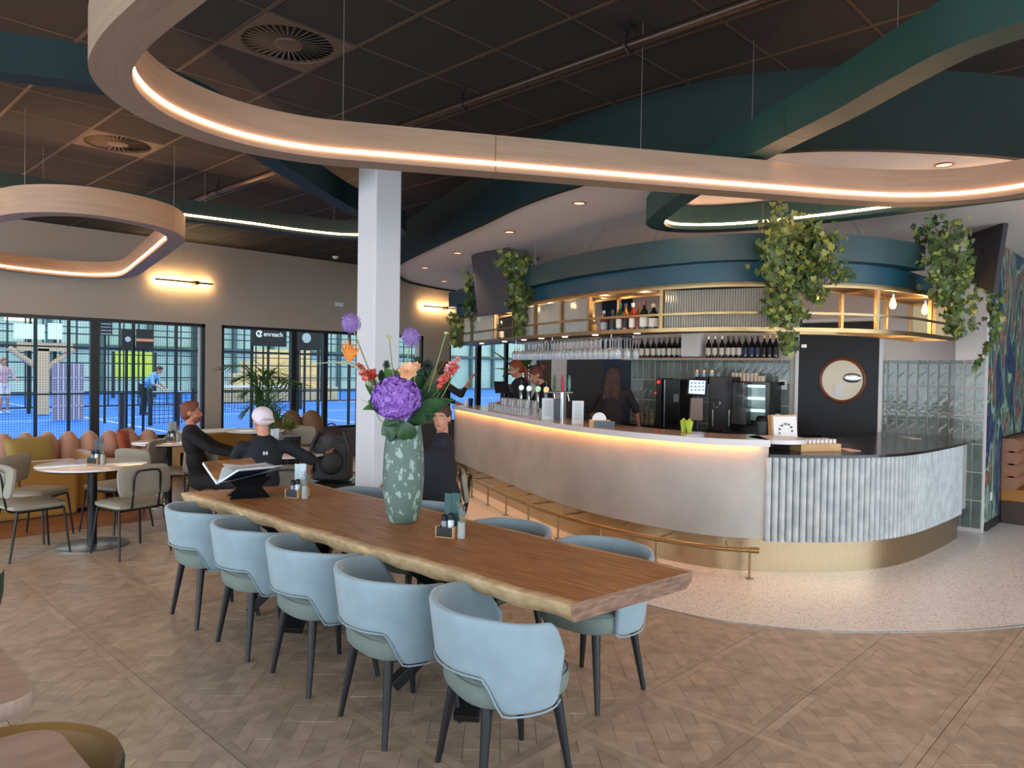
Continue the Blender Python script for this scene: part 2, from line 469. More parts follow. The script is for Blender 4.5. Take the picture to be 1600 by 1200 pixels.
# soffit over the bar: white underside with a teal fascia
soff = MB().prism(TERR[::-1], SOF, CEIL+.02)
so = struct('ceiling', soff, M_soff, smooth=False, bevel=0)
fa = MB().sweep(SP_S, -.02, .03, SOF-.03, CEIL+.01)
fo = fa.build('soffit_fascia', M_teal, so)
# ------------------------------------------------------------------ walls
def wallbox(name, a, b, z0, z1, th, m=M_wall, parent=None, holes=()):
    a = Vector((*a, 0)); b = Vector((*b, 0)); d = b-a; L = d.length; d.normalize(); rz = math.atan2(d.y, d.x)
    mb = MB(); hs = sorted(holes)
    def seg(s0, s1, za, zb):
        if s1-s0 < 1e-4 or zb-za < 1e-4: return
        c = a+d*((s0+s1)/2); mb.box((c.x, c.y, (za+zb)/2), (s1-s0, th, zb-za), rz)
    s = 0
    for h0, h1, y0, y1 in hs:
        seg(s, h0, z0, z1); seg(h0, h1, z0, y0); seg(h0, h1, y1, z1); s = h1
    seg(s, L, z0, z1)
    return struct(name, mb, m, parent, smooth=False)
WY = 12.0
WIN = [(-1.2, 5.18, .5, 2.34), (5.45, 9.78, .5, 2.34), (10.5, 13.45, .5, 2.34)]
wb = wallbox('wall_back', (-4, WY+.15), (16, WY+.15), -.02, CEIL+.1, .3, holes=[(a+4, b+4, c, d) for a, b, c, d in WIN])
wallbox('wall_right', (16.1, -5), (16.1, 12), -.02, CEIL+.1, .2)
wallbox('wall_left', (-4.1, -5), (-4.1, 12), -.02, CEIL+.1, .2, holes=[(.6, 16.4, .05, 3.15)])
wallbox('wall_front', (-4, -5.1), (16, -5.1), -.02, CEIL+.1, .2, holes=[(.6, 14.5, .05, 3.2)])
def glazing(name, a, b, z0, z1, bars, rail=None, depth=.07, glass=True, fw=.052):
    a = Vector((*a, 0)); b = Vector((*b, 0)); d = b-a; L = d.length; d.normalize(); rz = math.atan2(d.y, d.x)
    fr = MB()
    for z in (z0+fw/2, z1-fw/2): c = a+d*(L/2); fr.box((c.x, c.y, z), (L, depth, fw), rz)
    for s in (fw/2, L-fw/2): c = a+d*s; fr.box((c.x, c.y, (z0+z1)/2), (fw, depth, z1-z0-.002), rz)
    o = struct(name, fr, M_dark, smooth=False)
    edges = [fw/2]
    for s, w in bars:
        c = a+d*s; MB().box((c.x, c.y, (z0+z1)/2), (w, depth, z1-z0-2*fw), rz).build('mullion', M_dark, o, smooth=False); edges.append(s)
    edges.append(L-fw/2)
    if glass:
        for s0, s1 in zip(edges, edges[1:]):
            c = a+d*((s0+s1)/2); MB().box((c.x, c.y, (z0+z1)/2), (s1-s0-.04, .008, z1-z0-fw), rz).build('pane', M_glass, o, smooth=False)
    return o
glazing('window_1', (WIN[0][0], WY+.05), (WIN[0][1], WY+.05), .5, 2.34, [(1.6+.3, .1), (4.74, .12)])
glazing('window_2', (WIN[1][0], WY+.05), (WIN[1][1], WY+.05), .5, 2.34, [(1.35, .1), (2.0, .09), (2.75, .09), (3.6, .07)])
glazing('window_3', (WIN[2][0], WY+.05), (WIN[2][1], WY+.05), .5, 2.34, [(.9, .13), (1.8, .09), (2.5, .07)])
glazing('window_4', (-4.1, -4.4), (-4.1, 11.4), .05, 3.15, [(1.98*k, .09) for k in range(1, 8)], glass=False)
glazing('window_5', (-3.4, -5.1), (10.5, -5.1), .05, 3.2, [(1.99*k, .09) for k in range(1, 7)], glass=False)
sl = MB().box((4.7, WY-.02, .235), (18, .03, .47)).box((4.7, WY-.03, .485), (18, .08, .03)); struct('trim_1', sl, mat('grey_sill', '#6A7072', .6), smooth=False)
# core behind the bar: tiled wall with the door, navy wall, pier, tiled corner pillar, mural
XB = 9.4
M_navy = mat('navy_paint', '#0B2438', .6)
wr = wallbox('wall_bar', (XB+.1, 1.78), (XB+.1, 8.13), -.02, SOF+.02, .2, m=mat('bar_wall_paint', '#C4BBB6', .85))
MB().box((XB-.01, 6.785, 1.57), (.02, .57, 3.12)).build('navy_panel', M_navy, wr, smooth=False)
ap = MB().box((XB-.015, 7.39, 1.0), (.03, .76, 2.0)); struct('door_2', ap, mat('grey_door', '#2B2D2F', .7), smooth=False, bevel=.004)
wallbox('wall_hall', (XB+.2, 8.03), (16, 8.03), -.02, CEIL+.05, .2)
wm = wallbox('wall_mural', (9.25, 1.88), (16, 1.88), -.02, SOF+.02, .2)
M_mural = mat('mural_print', '#101C38', .7)
def _mural():
    m = M_mural; nt = m.node_tree; N = nt.nodes; L = nt.links; b = N['Principled BSDF']
    tc = N.new('ShaderNodeTexCoord'); mp = N.new('ShaderNodeMapping'); mp.inputs['Scale'].default_value = (1.7, 1, .8); L.new(tc.outputs['Object'], mp.inputs['Vector'])
    w = N.new('ShaderNodeTexNoise'); w.inputs['Scale'].default_value = 1.1; w.inputs['Detail'].default_value = 5; w.inputs['Distortion'].default_value = 1.6; L.new(mp.outputs[0], w.inputs['Vector'])
    r = N.new('ShaderNodeValToRGB'); e = r.color_ramp.elements
    for k, (p, c) in enumerate(((.0, '#141B3C'), (.40, '#1A2A52'), (.46, '#24483F'), (.5, '#8FA590'), (.53, '#22403C'), (.60, '#A0523C'), (.615, '#1E2F55'), (.68, '#4F7A5C'), (.8, '#141B38'))):
        q = e[k] if k < 2 else e.new(p); q.position = p; q.color = (*lin(c), 1)
    L.new(w.outputs['Fac'], r.inputs['Fac'])
    s = N.new('ShaderNodeTexNoise'); s.inputs['Scale'].default_value = 9; s.inputs['Detail'].default_value = 4; s.inputs['Distortion'].default_value = 1
    mp2 = N.new('ShaderNodeMapping'); mp2.inputs['Scale'].default_value = (2.2, 1, .5); L.new(tc.outputs['Object'], mp2.inputs['Vector']); L.new(mp2.outputs[0], s.inputs['Vector'])
    r2 = N.new('ShaderNodeValToRGB'); r2.color_ramp.elements[0].position = .54; r2.color_ramp.elements[1].position = .66
    r2.color_ramp.elements[0].color = (0, 0, 0, 1); r2.color_ramp.elements[1].color = (.7, .7, .7, 1); L.new(s.outputs['Fac'], r2.inputs['Fac'])
    mx = N.new('ShaderNodeMix'); mx.data_type = 'RGBA'; L.new(r2.outputs['Color'], mx.inputs['Factor']); L.new(r.outputs['Color'], mx.inputs['A'])
    r3 = N.new('ShaderNodeValToRGB'); r3.color_ramp.elements[0].color = (*lin('#2A5A6E'), 1); r3.color_ramp.elements[1].color = (*lin('#B9B79C'), 1)
    L.new(w.outputs['Fac'], r3.inputs['Fac']); L.new(r3.outputs['Color'], mx.inputs['B'])
    L.new(mx.outputs['Result'], b.inputs['Base Color'])
_mural()
tag(MB().box((12.6, 1.772, 1.6), (6.7, .016, 3.1)).build('mural', M_mural, wm, smooth=False), 'jungle mural print in navy, green and orange')
MB().box((12.6, 1.765, .05), (6.7, .02, .1)).build('skirting', M_dark, wm, smooth=False)
tag(MB().box((9.47, 1.762, .36), (.07, .01, .09)).build('socket_plate', M_white, wm, smooth=False), 'white socket plate low on the mural')
pi_ = MB().box((9.2, 1.925, 1.57), (.13, .29, 3.16)); pil = struct('wall_pillar', pi_, mat('bar_wall_paint', ''), smooth=False)
# glazed wall tiles, each proud of the grout
M_til = mat('glazed_tile', '#586560', .14, col2='#66726C', scale=2.5, rand=.1, bump=.6, bscale=10)
M_til2 = mat('grout', '#B4B6B0', .9)
def tiles(parent, x, ys, zs, tw, th):
    pr = None
    for y in ys:
        for z in zs:
            if pr is None: pr = MB().box((0, 0, 0), (.012, tw-.011, th-.011)).build('wall_tile', M_til, parent, smooth=False, world=False, bevel=.003, seg=1); o = pr
            else: o = pr.copy(); COL.objects.link(o)
            o.location = (x, y, z)
            o.rotation_euler = (rr.uniform(-.004, .004), rr.uniform(-.012, .012), rr.uniform(-.02, .02))
TZ = 1.855
MB().box((XB-.004, 4.15, TZ/2), (.008, 4.7, TZ)).build('grout', M_til2, wr, smooth=False)
tiles(wr, XB-.012, [2.12+.108*k for k in range(8)], [TZ-.15-.303*k for k in range(4)], .108, .303)
tiles(wr, XB-.012, [4.06+.108*k for k in range(23)], [TZ-.15-.303*k for k in range(4)], .108, .303)
tiles(pil, 9.2-.065-.006, [1.828, 1.925, 2.022], [TZ-.15-.303*k for k in range(6)], .097, .303)
# door behind the bar
dk = MB(); DY0, DY1, DZ = 2.915, 3.885, 2.33
dk.box((XB-.03, (DY0+DY1)/2, DZ/2), (.04, DY1-DY0-.01, DZ-.02))
door = struct('door_1', dk, mat('door_navy_black', '#141C22', .55), smooth=False, bevel=.004)
f_ = MB().box((XB-.02, DY0-.02, DZ/2), (.07, .04, DZ+.04)).box((XB-.02, DY1+.02, DZ/2), (.07, .04, DZ+.04)).box((XB-.02, (DY0+DY1)/2, DZ+.02), (.07, DY1-DY0, .04))
f_.build('door_frame', M_white, door, smooth=False)
MB().box((XB-.06, DY1-.07, 2.03), (.02, .07, .05)).build('hinge', M_steel, door, smooth=False, bevel=.004)
wc = atx(1316, 594, XB-.05)
ring = MB(); ring.tube([wc+Vector((0, .265*math.cos(t), .265*math.sin(t))) for t in [2*PI*k/40 for k in range(40)]], .022, 8, closed=True)
ring.build('porthole_frame', mat('walnut', '#6B3A20', .4), door)
MB().cyl(wc+Vector((.0, 0, 0)), wc+Vector((-.006, 0, 0)), .255, n=40).build('porthole_glass', mat('porthole_cream', '#D2C6AC', .25), door)
MB().ell(wc+Vector((-.012, -.12, .03)), (.01, .11, .06), n=16, m=8).build('hanging_pan', M_steel, door); MB().box(wc+Vector((-.01, .03, -.12)), (.012, .1, .16)).build('wall_dispenser', M_white, door, smooth=False)
pr_y = atx(1083, 540, XB-.1).y
MB().box((XB-.1, pr_y, 2.16), (.2, .27, .53)).build('pier', M_white, wr, smooth=False, bevel=.005)
# ------------------------------------------------------------------ padel hall outside the windows
gb = MB().box((16, 34, -.08), (70, 44, .1)); struct('ground', gb, mat('court_blue', '#0B66D2', .7, col2='#0F70E0', scale=3), smooth=False)
ln = MB()
for q in ((16, 16.4, 60, .06), (16, 24.5, 60, .06), (16, 30.5, 60, .06)): ln.box((q[0], q[1], -.026), (q[2], q[3], .006))
for x in (7.2, 12.8, 20): ln.box((x, 27, -.027), (.06, 22, .006))
tag(ln.build('court_line', mat('court_white', '#D8E4F0', .6), smooth=False), 'white painted lines across the blue court', 'marking')
pth = MB().box((4, 13.6, -.035), (26, 2.6, .03)); struct('path', pth, mat('grey_path', '#5C6468', .7), smooth=False)
fw_ = MB().box((16, 46, 4), (80, .3, 8.4)); hall = struct('wall_hall_far', fw_, mat('hall_sheet', '#9DBBAC', .7, col2='#B5CFC0', scale=.6), smooth=False)
bb = MB()
for k in range(26): bb.box((-20+k*2.6, 45.7, 4), (.22, .3, 8))
for z in (2.6, 4.9): bb.box((16, 45.7, z), (80, .25, .22))
bb.build('hall_frame', mat('hall_steel', '#41605F', .5), hall, smooth=False)
M_mesh = mat('mesh_steel', '#12211F', .5); M_post = mat('fence_post', '#101A1C', .45)
def fence(x0, x1, y, posts, lab, zt=4.0, sp=.05, th=.0048, rails=(1.0, 2.0, 3.0)):
    t = thing('mesh_fence', lab, 'fence', ((x0+x1)/2, y, -.03))
    w = MB(); n = int((x1-x0)/sp)
    for k in range(n+1): w.box((x0+k*sp, y, zt/2), (th, th*.6, zt))
    for k in range(int(zt/sp)+1): w.box(((x0+x1)/2, y+.006, k*sp), (x1-x0, th*.6, th))
    tag(w.build('wire_mesh', M_mesh, t, smooth=False), kind='stuff')
    for p in posts: MB().box((p, y, zt/2-.015), (.06, .06, zt+.03)).build('post', M_post, t, smooth=False)
    for r in rails: MB().box(((x0+x1)/2, y, r), (x1-x0, .04, .035)).build('rail', M_post, t, smooth=False)
pxs = lambda lst, Y: [aty(p, 600, Y).x for p in lst]
fence(2.2, 8.2, 17.6, pxs([55, 107, 208], 17.6)+[6.9, 7.9], 'black wire mesh court fence outside the left window')
fence(8.2, 22.5, 17.6, pxs([393, 465, 497, 545], 17.6)+[19.2, 21.2], 'black wire mesh court fence outside the right windows')
fence(3, 26, 31, [4, 7, 10, 13, 16, 19, 22, 25], 'farther dark mesh fence across the back of the court', sp=.55, th=.05)
# bleachers
bl = thing('bleachers', 'pale timber stepped bleachers behind the court fence', 'bleachers', (17.5, 33.8, -.03))
xa, xb = aty(345, 600, 33).x, aty(520, 600, 33).x
for k in range(4):
    MB().box(((xa+xb)/2+.5*k, 33+k*.9, .3+.31*k), (xb-xa-1.0*k, .95, .66+.62*k)).build('step', mat('bleacher_ply', '#DCC391', .6, col2='#E2CC9C', scale=2), bl, smooth=False, bevel=.01)
# timber T frame with two light screens
Y = 27.0
tf = thing('timber_frame', 'pale timber T-shaped post frame seen through the left window', 'frame', tuple(aty(66, 640, Y)*1)[:2]+(-.03,))
a0 = aty(66, 628, Y); a1 = aty(66, 545, Y); M_tim = mat('raw_timber', '#C9AF8F', .7)
MB().box((a0.x, Y, a1.z/2), (.32, .3, a1.z)).build('post', M_tim, tf, smooth=False)
b0, b1 = aty(28, 541, Y), aty(112, 541, Y)
MB().box(((b0.x+b1.x)/2, Y, b0.z), (b1.x-b0.x, .3, .26)).build('beam', M_tim, tf, smooth=False)
for s in (-1, 1): MB().cyl((a0.x, Y, a1.z-.7), (a0.x+s*.9, Y, a1.z), .09, n=8).build('brace', M_tim, tf)
for (x0, x1, lab) in ((28, 76, 'wide pale light screen above the timber frame'), (82, 104, 'narrow pale light screen above the timber frame')):
    p, q = aty(x0, 504, Y), aty(x1, 530, Y)
    sc = thing('light_screen', lab, 'screen', ((p.x+q.x)/2, Y+.5, 0)); MB().box(((p.x+q.x)/2, Y+.5, (p.z+q.z)/2), (q.x-p.x, .08, p.z-q.z)).build('panel', emat('screen_glow', '#A9D8EE', .75), sc, smooth=False)
    MB().box(((p.x+q.x)/2, Y+.55, (p.z)/2), (.1, .08, p.z)).build('stand', M_post, sc, smooth=False)
p, q = aty(82, 568, Y-3), aty(130, 607, Y-3)
wbd = thing('notice_wall', 'mauve grey gridded board beside the timber frame', 'board', ((p.x+q.x)/2, Y-3, 0))
MB().box(((p.x+q.x)/2, Y-3, p.z/2), (q.x-p.x, .1, p.z)).build('panel', mat('mauve_board', '#8F8698', .6), wbd, smooth=False)
for k in range(1, 6): MB().box((p.x+(q.x-p.x)*k/6, Y-3.06, p.z/2), (.03, .02, p.z)).build('batten', mat('board_white', '#C9C6D0', .6), wbd, smooth=False)
for k in range(1, 4): MB().box(((p.x+q.x)/2, Y-3.06, p.z*k/4), (q.x-p.x, .02, .03)).build('batten', mat('board_white', ''), wbd, smooth=False)
p, q = aty(177, 549, 38), aty(242, 592, 38)
yb = thing('yellow_banner', 'bright yellow green banner at the back of the hall', 'banner', ((p.x+q.x)/2, 38, 0))
MB().box(((p.x+q.x)/2, 38, (p.z+q.z)/2), (q.x-p.x, .06, p.z-q.z)).build('sheet', mat('banner_yellow', '#C9E04A', .6), yb, smooth=False)
for x in (p.x, q.x): MB().box((x, 38, p.z/2), (.12, .12, p.z)).build('post', M_post, yb, smooth=False)
# black sign boards on the fence
def sign(px0, py0, px1, py1, Y, lab, txt=None, size=.3, col='#15171A', disc=None):
    p, q = aty(px0, py0, Y), aty(px1, py1, Y); c = (p+q)/2
    t = thing('court_sign', lab, 'sign', (c.x, Y, 0))
    MB().box((c.x, Y, c.z), (q.x-p.x, .05, p.z-q.z)).build('board', mat('sign_'+col, col, .6), t, smooth=False)
    MB().box((c.x, Y+.05, c.z/2), (.05, .04, c.z)).build('stand', M_post, t, smooth=False)
    if txt: text(txt, size, mat('sign_white', '#E8ECEE', .6, emit='#E8ECEE', es=.15), t, (c.x+.09, Y-.032, c.z+.045), facing(0, -1))
    return t, c
t, c = sign(394, 508, 447, 542, 17.4, 'black sign board with white enreach lettering, outside second window', 'enreach', .165)
lg = c+Vector((-.29, -.035, .045))
ringl = [lg+Vector((.075*math.cos(t_), 0, .075*math.sin(t_))) for t_ in [.5+5.2*k/16 for k in range(17)]]
MB().tube(ringl, .014, 6).build('logo', mat('sign_white', ''), t)
MB().tube([lg+Vector((.035*math.cos(t_), -.005, .035*math.sin(t_))) for t_ in [3.6+4.6*k/12 for k in range(13)]], .013, 6).build('logo', mat('sign_white', ''), t)
t, c = sign(455, 515, 500, 548, 17.4, 'black sign board with a white disc, right of the enreach board')
MB().cyl(c+Vector((0, -.028, .06)), c+Vector((0, -.04, .06)), .13, n=24).build('disc', mat('sign_grey', '#A9B4BC', .6), t)
t, c = sign(190, 514, 208, 546, 17.4, 'small black board with a white badge outside left window', None, .1)
MB().cyl(c+Vector((0, -.028, .0)), c+Vector((0, -.04, .0)), .06, n=20).build('badge', mat('sign_grey', ''), t)
t, c = sign(213, 514, 238, 546, 17.4, 'black board with an orange stripe outside left window')
MB().box(c+Vector((0, -.03, -.02)), (.36, .01, .06)).build('stripe', mat('sign_orange', '#C98468', .6), t, smooth=False)
t, c = sign(155, 502, 175, 524, 22, 'dark poster with pale handwriting high behind the window bar')
for k in range(4): MB().box(c+Vector((0, -.03, .12-.09*k)), (.26, .01, .02)).build('writing', mat('sign_grey', ''), t, smooth=False)
# court nets and the wooden posts
def net(px0, px1, Yn, lab):
    a, b = aty(px0, 600, Yn), aty(px1, 600, Yn)
    t = thing('court_net', lab, 'net', ((a.x+b.x)/2, Yn, -.03)); w = MB()
    for k in range(int((b.x-a.x)/.12)): w.box((a.x+k*.12, Yn, .43), (.012, .01, .86))
    for k in range(8): w.box(((a.x+b.x)/2, Yn, .05+k*.11), (b.x-a.x, .01, .012))
    tag(w.build('netting', M_mesh, t, smooth=False), kind='stuff')
    MB().box(((a.x+b.x)/2, Yn, .88), (b.x-a.x, .03, .07)).build('band', mat('court_white', ''), t, smooth=False)
    for x in (a.x, b.x): MB().cyl((x, Yn, -.03), (x, Yn, 1.0), .06).build('post', M_post, t)
net(235, 302, 21, 'white topped padel net seen through the left window')
net(347, 470, 26, 'white topped padel net in front of the bleachers')
for px, Y, lab in ((190, 19.5, 'short brown rail post left of the bent player'), (277, 19.5, 'short brown rail post right of the bent player')):
    p = aty(px, 620, Y); t = MB().box((p.x, Y, .45), (.11, .11, .96)).build('rail_post', mat('brown_post', '#3A2C30', .6), origin=(p.x, Y, -.03), smooth=False, bevel=.01); tag(t, lab, 'post')
p = aty(445, 665, 13.4)
for (Xa, Ya, Xb, Yb, Z, lab) in ((5.6, 44, 7.6, 44, 6.2, 'glowing tube lamp high in the hall'),):
    pp = aty(30, 499, 38); tag(MB().box((pp.x, 38, pp.z), (1.1, .1, .12)).build('tube_lamp', emat('tube_glow', '#FFE0A8', 2), smooth=False, origin=(pp.x, 38, pp.z)), lab, 'lamp')
# ------------------------------------------------------------------ suspended ring lamps
M_led2 = emat('led_strip_strong', '#FFC48E', 34)
def loop(pts, n=7): return spline(pts, n, True)
def ring_lamp(name, label, cat, pts, z0, z1, m, w=.15, led=None, ledm=None, wires=(), segs=6, led_z=.035):
    path = loop(pts); N_ = len(path); area_ = sum(path[i-1].x*path[i].y-path[i].x*path[i-1].y for i in range(N_))
    if area_ < 0: path = path[::-1]
    c = sum(path, Vector())/N_; t = thing(name, label, cat, (c.x, c.y, z0)); h = w/2
    per = N_//segs
    for k in range(segs):
        s = [path[(k*per+i) % N_] for i in range((per if k < segs-1 else N_-per*(segs-1))+1)]
        # open a hairline joint between neighbouring lengths
        s[0] = s[0]+(s[1]-s[0]).normalized()*.0015; s[-1] = s[-1]+(s[-2]-s[-1]).normalized()*.0015
        MB().sweep(s, -h, h, z0, z1).build('ring_segment', m, t)
    if led:
        # inward side is the left of a counter-clockwise path
        MB().sweep(path, h-.001, h+.006, z0+led_z, z0+led_z+.016, closed=True).build('led_strip', ledm or M_led, t)
    for x, y in wires:
        MB().cyl((x, y, z1-.002), (x, y, CEIL if not inside((x, y), TERR) else SOF), .0022, n=5).build('suspension_wire', M_cable, t)
    return t
R1 = [(.91, 1.0), (.91, 2.2), (.92, 2.85), (1.02, 3.24), (1.3, 3.55), (1.7, 3.69), (2.1, 3.63), (2.5, 3.4), (3.1, 3.02), (3.8, 2.58), (4.5, 2.13), (5.0, 1.8), (5.33, 1.5), (5.5, 1.15), (5.45, .75), (5.1, .2), (4.2, -.7), (2.9, -1.3), (1.7, -1.1), (1.05, -.3)]
R1 = [(a*.92, b*.92) for a, b in R1]
ring_lamp('ring_lamp', 'large oak ring lamp with led strip, nearest the camera above the long table', 'lamp', R1, 2.72, 2.913, M_woodring, w=.138, led=True, wires=[(2.10, 3.25), (3.49, 2.38), (.84, 1.3), (4.2, -.4)], segs=5)
R2 = [(1.36, 7.1), (1.5, 6.6), (1.78, 6.32), (2.15, 6.33), (2.45, 6.5), (2.68, 6.85), (2.8, 7.3), (3.1, 8.7), (3.38, 10.1), (3.36, 10.65), (3.05, 11.0), (2.5, 11.02), (1.9, 10.75), (1.2, 10.1), (.9, 9.2), (1.1, 8.0)]
ring_lamp('ring_lamp', 'smaller oak ring lamp at far left by the window wall', 'lamp', R2, 2.81, 3.02, M_woodring, led=True, ledm=M_led2, wires=[(1.47, 6.68), (2.64, 6.8)], segs=4)
R3 = [(3.36, .3), (3.4, .72), (3.6, 1.05), (3.86, 1.4), (4.1, 1.78), (4.38, 2.2), (4.85, 2.85), (5.35, 3.42), (5.65, 3.68), (5.95, 3.72), (6.2, 3.5), (6.38, 3.1), (6.47, 2.4), (6.48, 1.7), (6.48, 1.0), (6.35, .3), (5.9, -.4), (5.0, -.9), (4.1, -.7), (3.5, -.2)]
R3 = [(a*.947, b*.947) for a, b in R3]
ring_lamp('ring_lamp', 'teal ring lamp crossing above the bar front at upper right', 'lamp', R3, 2.93, 3.13, M_tealr, led=True, wires=[(4.11, 2.02), (5.42, 3.49), (6.08, 2.75), (3.43, 1.03)], segs=5)
R4 = [(.2, 4.85), (.85, 4.55), (1.3, 4.36), (1.75, 4.4), (2.3, 4.72), (2.85, 5.15), (3.5, 5.63), (4.1, 6.0), (4.6, 6.2), (4.93, 6.5), (5.02, 6.85), (4.75, 7.25), (4.3, 7.42), (3.7, 7.5), (3.0, 7.62), (2.3, 7.75), (1.7, 7.78), (1.0, 7.85), (.3, 7.7), (-.3, 7.0), (-.35, 5.9)]
ring_lamp('ring_lamp', 'dark teal ring lamp behind the white column at left', 'lamp', R4, 3.14, 3.34, mat('teal_ring_dark', '#0B2325', .6, spec=.35), led=True, ledm=M_led2, wires=[(1.85, 7.76), (4.63, 7.33), (3.25, 7.57)], segs=5)
# sprinkler pipe with hangers
t = thing('ceiling_pipe', 'thin dark pipe on hooked hangers along the dark ceiling', 'pipe', (3.45, 5, 3.52))
MB().cyl((3.45, -3, 3.52), (3.45, 9.2, 3.52), .028, n=12).build('pipe', mat('pipe_brown', '#3E3028', .35, metal=.6), t)
for y in (1.5, 2.45, 3.83, 5.35, 6.45, 7.7):
    h = MB().cyl((3.45, y, CEIL), (3.45, y, 3.6), .012, n=8).tube([(3.45, y+.0, 3.6-.075*0)]+[(3.45+.04*math.sin(a), y, 3.52+.04*math.cos(a)) for a in [2*PI*k/14 for k in range(-1, 12)]], .006, 6)
    h.build('hanger', M_black, t)
MB().box((3.45, 2.45, 3.625), (.06, .06, .03)).build('hanger_plate', M_black, t, smooth=False)
# column
cd = atd(590, 600, 6.25); CXY = (cd.x, cd.y)
cm = MB().box((CXY[0], CXY[1], CEIL/2+.0), (.262, .262, CEIL)); colm = struct('column', cm, mat('column_paint', '#C6C5C8', .55), bevel=.012, smooth=False)
# smoke detectors and downlights
for (x, y, z, nm) in ((7.24, 11.4, CEIL, 'nearer the windows'), ):
    tag(MB().lathe([(.055, 0), (.055, -.02), (.03, -.045), (.001, -.045)], (x, y, z), 16, cap1=False).build('smoke_detector', M_white, origin=(x, y, z)), 'small white smoke detector on the dark ceiling at left', 'detector')
DLP = [(1475, 257, 'right part of the soffit, between the teal ring arms'), (905, 317, 'soffit left of the teal ring corner'), (796, 362, 'soffit above the left hanging screen'), (715, 395, 'soffit left of the hanging screen'), (664, 418, 'soffit end right of the column'), (694, 439, 'farthest edge of the soffit')]
M_dl = emat('downlight_glow', '#FFB58A', 1.6)
for px, py, s in DLP:
    p = atz(px, py, SOF); d = thing('downlight', 'small round copper downlight, '+s, 'downlight', tuple(p))
    MB().tube([(.055*math.cos(a), .055*math.sin(a), -.002) for a in [2*PI*k/20 for k in range(20)]], .007, 6, closed=True).build('trim_ring', mat('copper', '#B5764F', .3, metal=1), d, world=False)
    MB().cyl((0, 0, -.002), (0, 0, -.004), .05, n=20).build('lens', M_dl, d, world=False)
def spot(loc, power, col=(1, .62, .34), size=1.7, blend=.8, rad=.04):
    l = bpy.data.lights.new('downlight_beam', 'SPOT'); l.energy = power; l.color = col; l.spot_size = size; l.spot_blend = blend; l.shadow_soft_size = rad
    o = bpy.data.objects.new('downlight_beam', l); COL.objects.link(o); o.location = loc
for px, py, s in DLP[:5]:
    p = atz(px, py, SOF); spot((p.x, p.y, SOF-.02), 32)
# ------------------------------------------------------------------ canopy over the bar
CP = [(p[0], p[1]) for p in BAR[:-2]] + [(7.7, 1.92), (8.4, 1.9)]
CP[0] = (7.55, 8.67)
SP_C = spline(CP, 8)
can = thing('bar_canopy', 'curved teal canopy with brass shelf frame hanging over the bar', 'canopy', (6.4, 4.5, 2.04))
M_can = mat('canopy_teal', '#1C393A', .42); M_can2 = mat('canopy_teal_inner', '#0B4150', .42)
k_end = min(range(len(SP_C)), key=lambda i: abs(SP_C[i].x-7.25)+abs(SP_C[i].y-1.95))
MB().sweep(SP_C[:k_end+3], .0, .42, 2.63, 2.85).build('upper_band', M_can, can)
MB().sweep(SP_C, .13, .17, 2.44, 2.63).build('lower_band', M_can2, can)
MB().sweep(SP_C, .0, .42, 2.425, 2.445).build('top_rail_plate', mat('canopy_under', '#3A3430', .6), can)
for (o0, o1, z0, z1) in ((0, .03, 2.405, 2.445), (0, .035, 2.03, 2.065), (.39, .42, 2.405, 2.425), (.39, .42, 2.03, 2.065), (.002, .02, 2.175, 2.195)):
    MB().sweep(SP_C, o0, o1, z0, z1).build('brass_rail', M_brass, can)
k_open = min(range(len(SP_C)), key=lambda i: (SP_C[i]-Vector((5.93, 2.7, 0))).length)
MB().sweep(SP_C[:k_open+1], .03, .39, 2.035, 2.055).build('shelf_board', mat('shelf_smoke', '#4A3E36', .4), can)
def on_path(px, path, z=2.2):
    # where the vertical plane through image column px meets the plan path
    d = ray(px, 520); best = None
    for a, b in zip(path, path[1:]):
        den = (b.x-a.x)*d.y-(b.y-a.y)*d.x
        if abs(den) < 1e-9: continue
        s = -(a.x*d.y-a.y*d.x)/den
        if -.001 <= s <= 1.001:
            p = a.lerp(b, s); r = p.length
            if best is None or r < best[0]: best = (r, p, (b-a).normalized())
    return best[1], best[2]
POSTS = [720, 735, 771, 800, 834, 875, 918, 1032, 1205, 1372, 1456]
PP = []
for px in POSTS:
    p, tdir = on_path(px, SP_C); nrm = Vector((-tdir.y, tdir.x, 0)); rz = math.atan2(tdir.y, tdir.x); PP.append((p, tdir, nrm, rz))
    for o_ in (.018, .405):
        c = p+nrm*o_; MB().box((c.x, c.y, 2.235), (.032, .03, .345), rz).build('brass_post', M_brass, can, smooth=False)
    for z_ in (2.415, 2.048):
        c = p+nrm*.21; MB().box((c.x, c.y, z_), (.025, .36, .02), rz).build('cross_bar', M_brass, can, smooth=False)
p = Vector((8.4, 1.9, 0))
MB().box((8.4, 2.1, 2.235), (.03, .03, .345)).box((8.4, 2.32, 2.235), (.03, .03, .345)).box((8.4, 2.1, 2.05), (.03, .42, .03)).box((8.4, 2.1, 2.415), (.03, .42, .03)).build('end_frame', M_brass, can, smooth=False)
MB().box((8.39, 2.1, 2.235), (.01, .4, .34)).build('end_pane', mat('rib_glass_dark', '#AEBDB8', .15, trans=.55, ior=1.1), can, smooth=False)
M_rib = mat('ribbed_glass', '#A5A092', .18, trans=.45, ior=1.45)
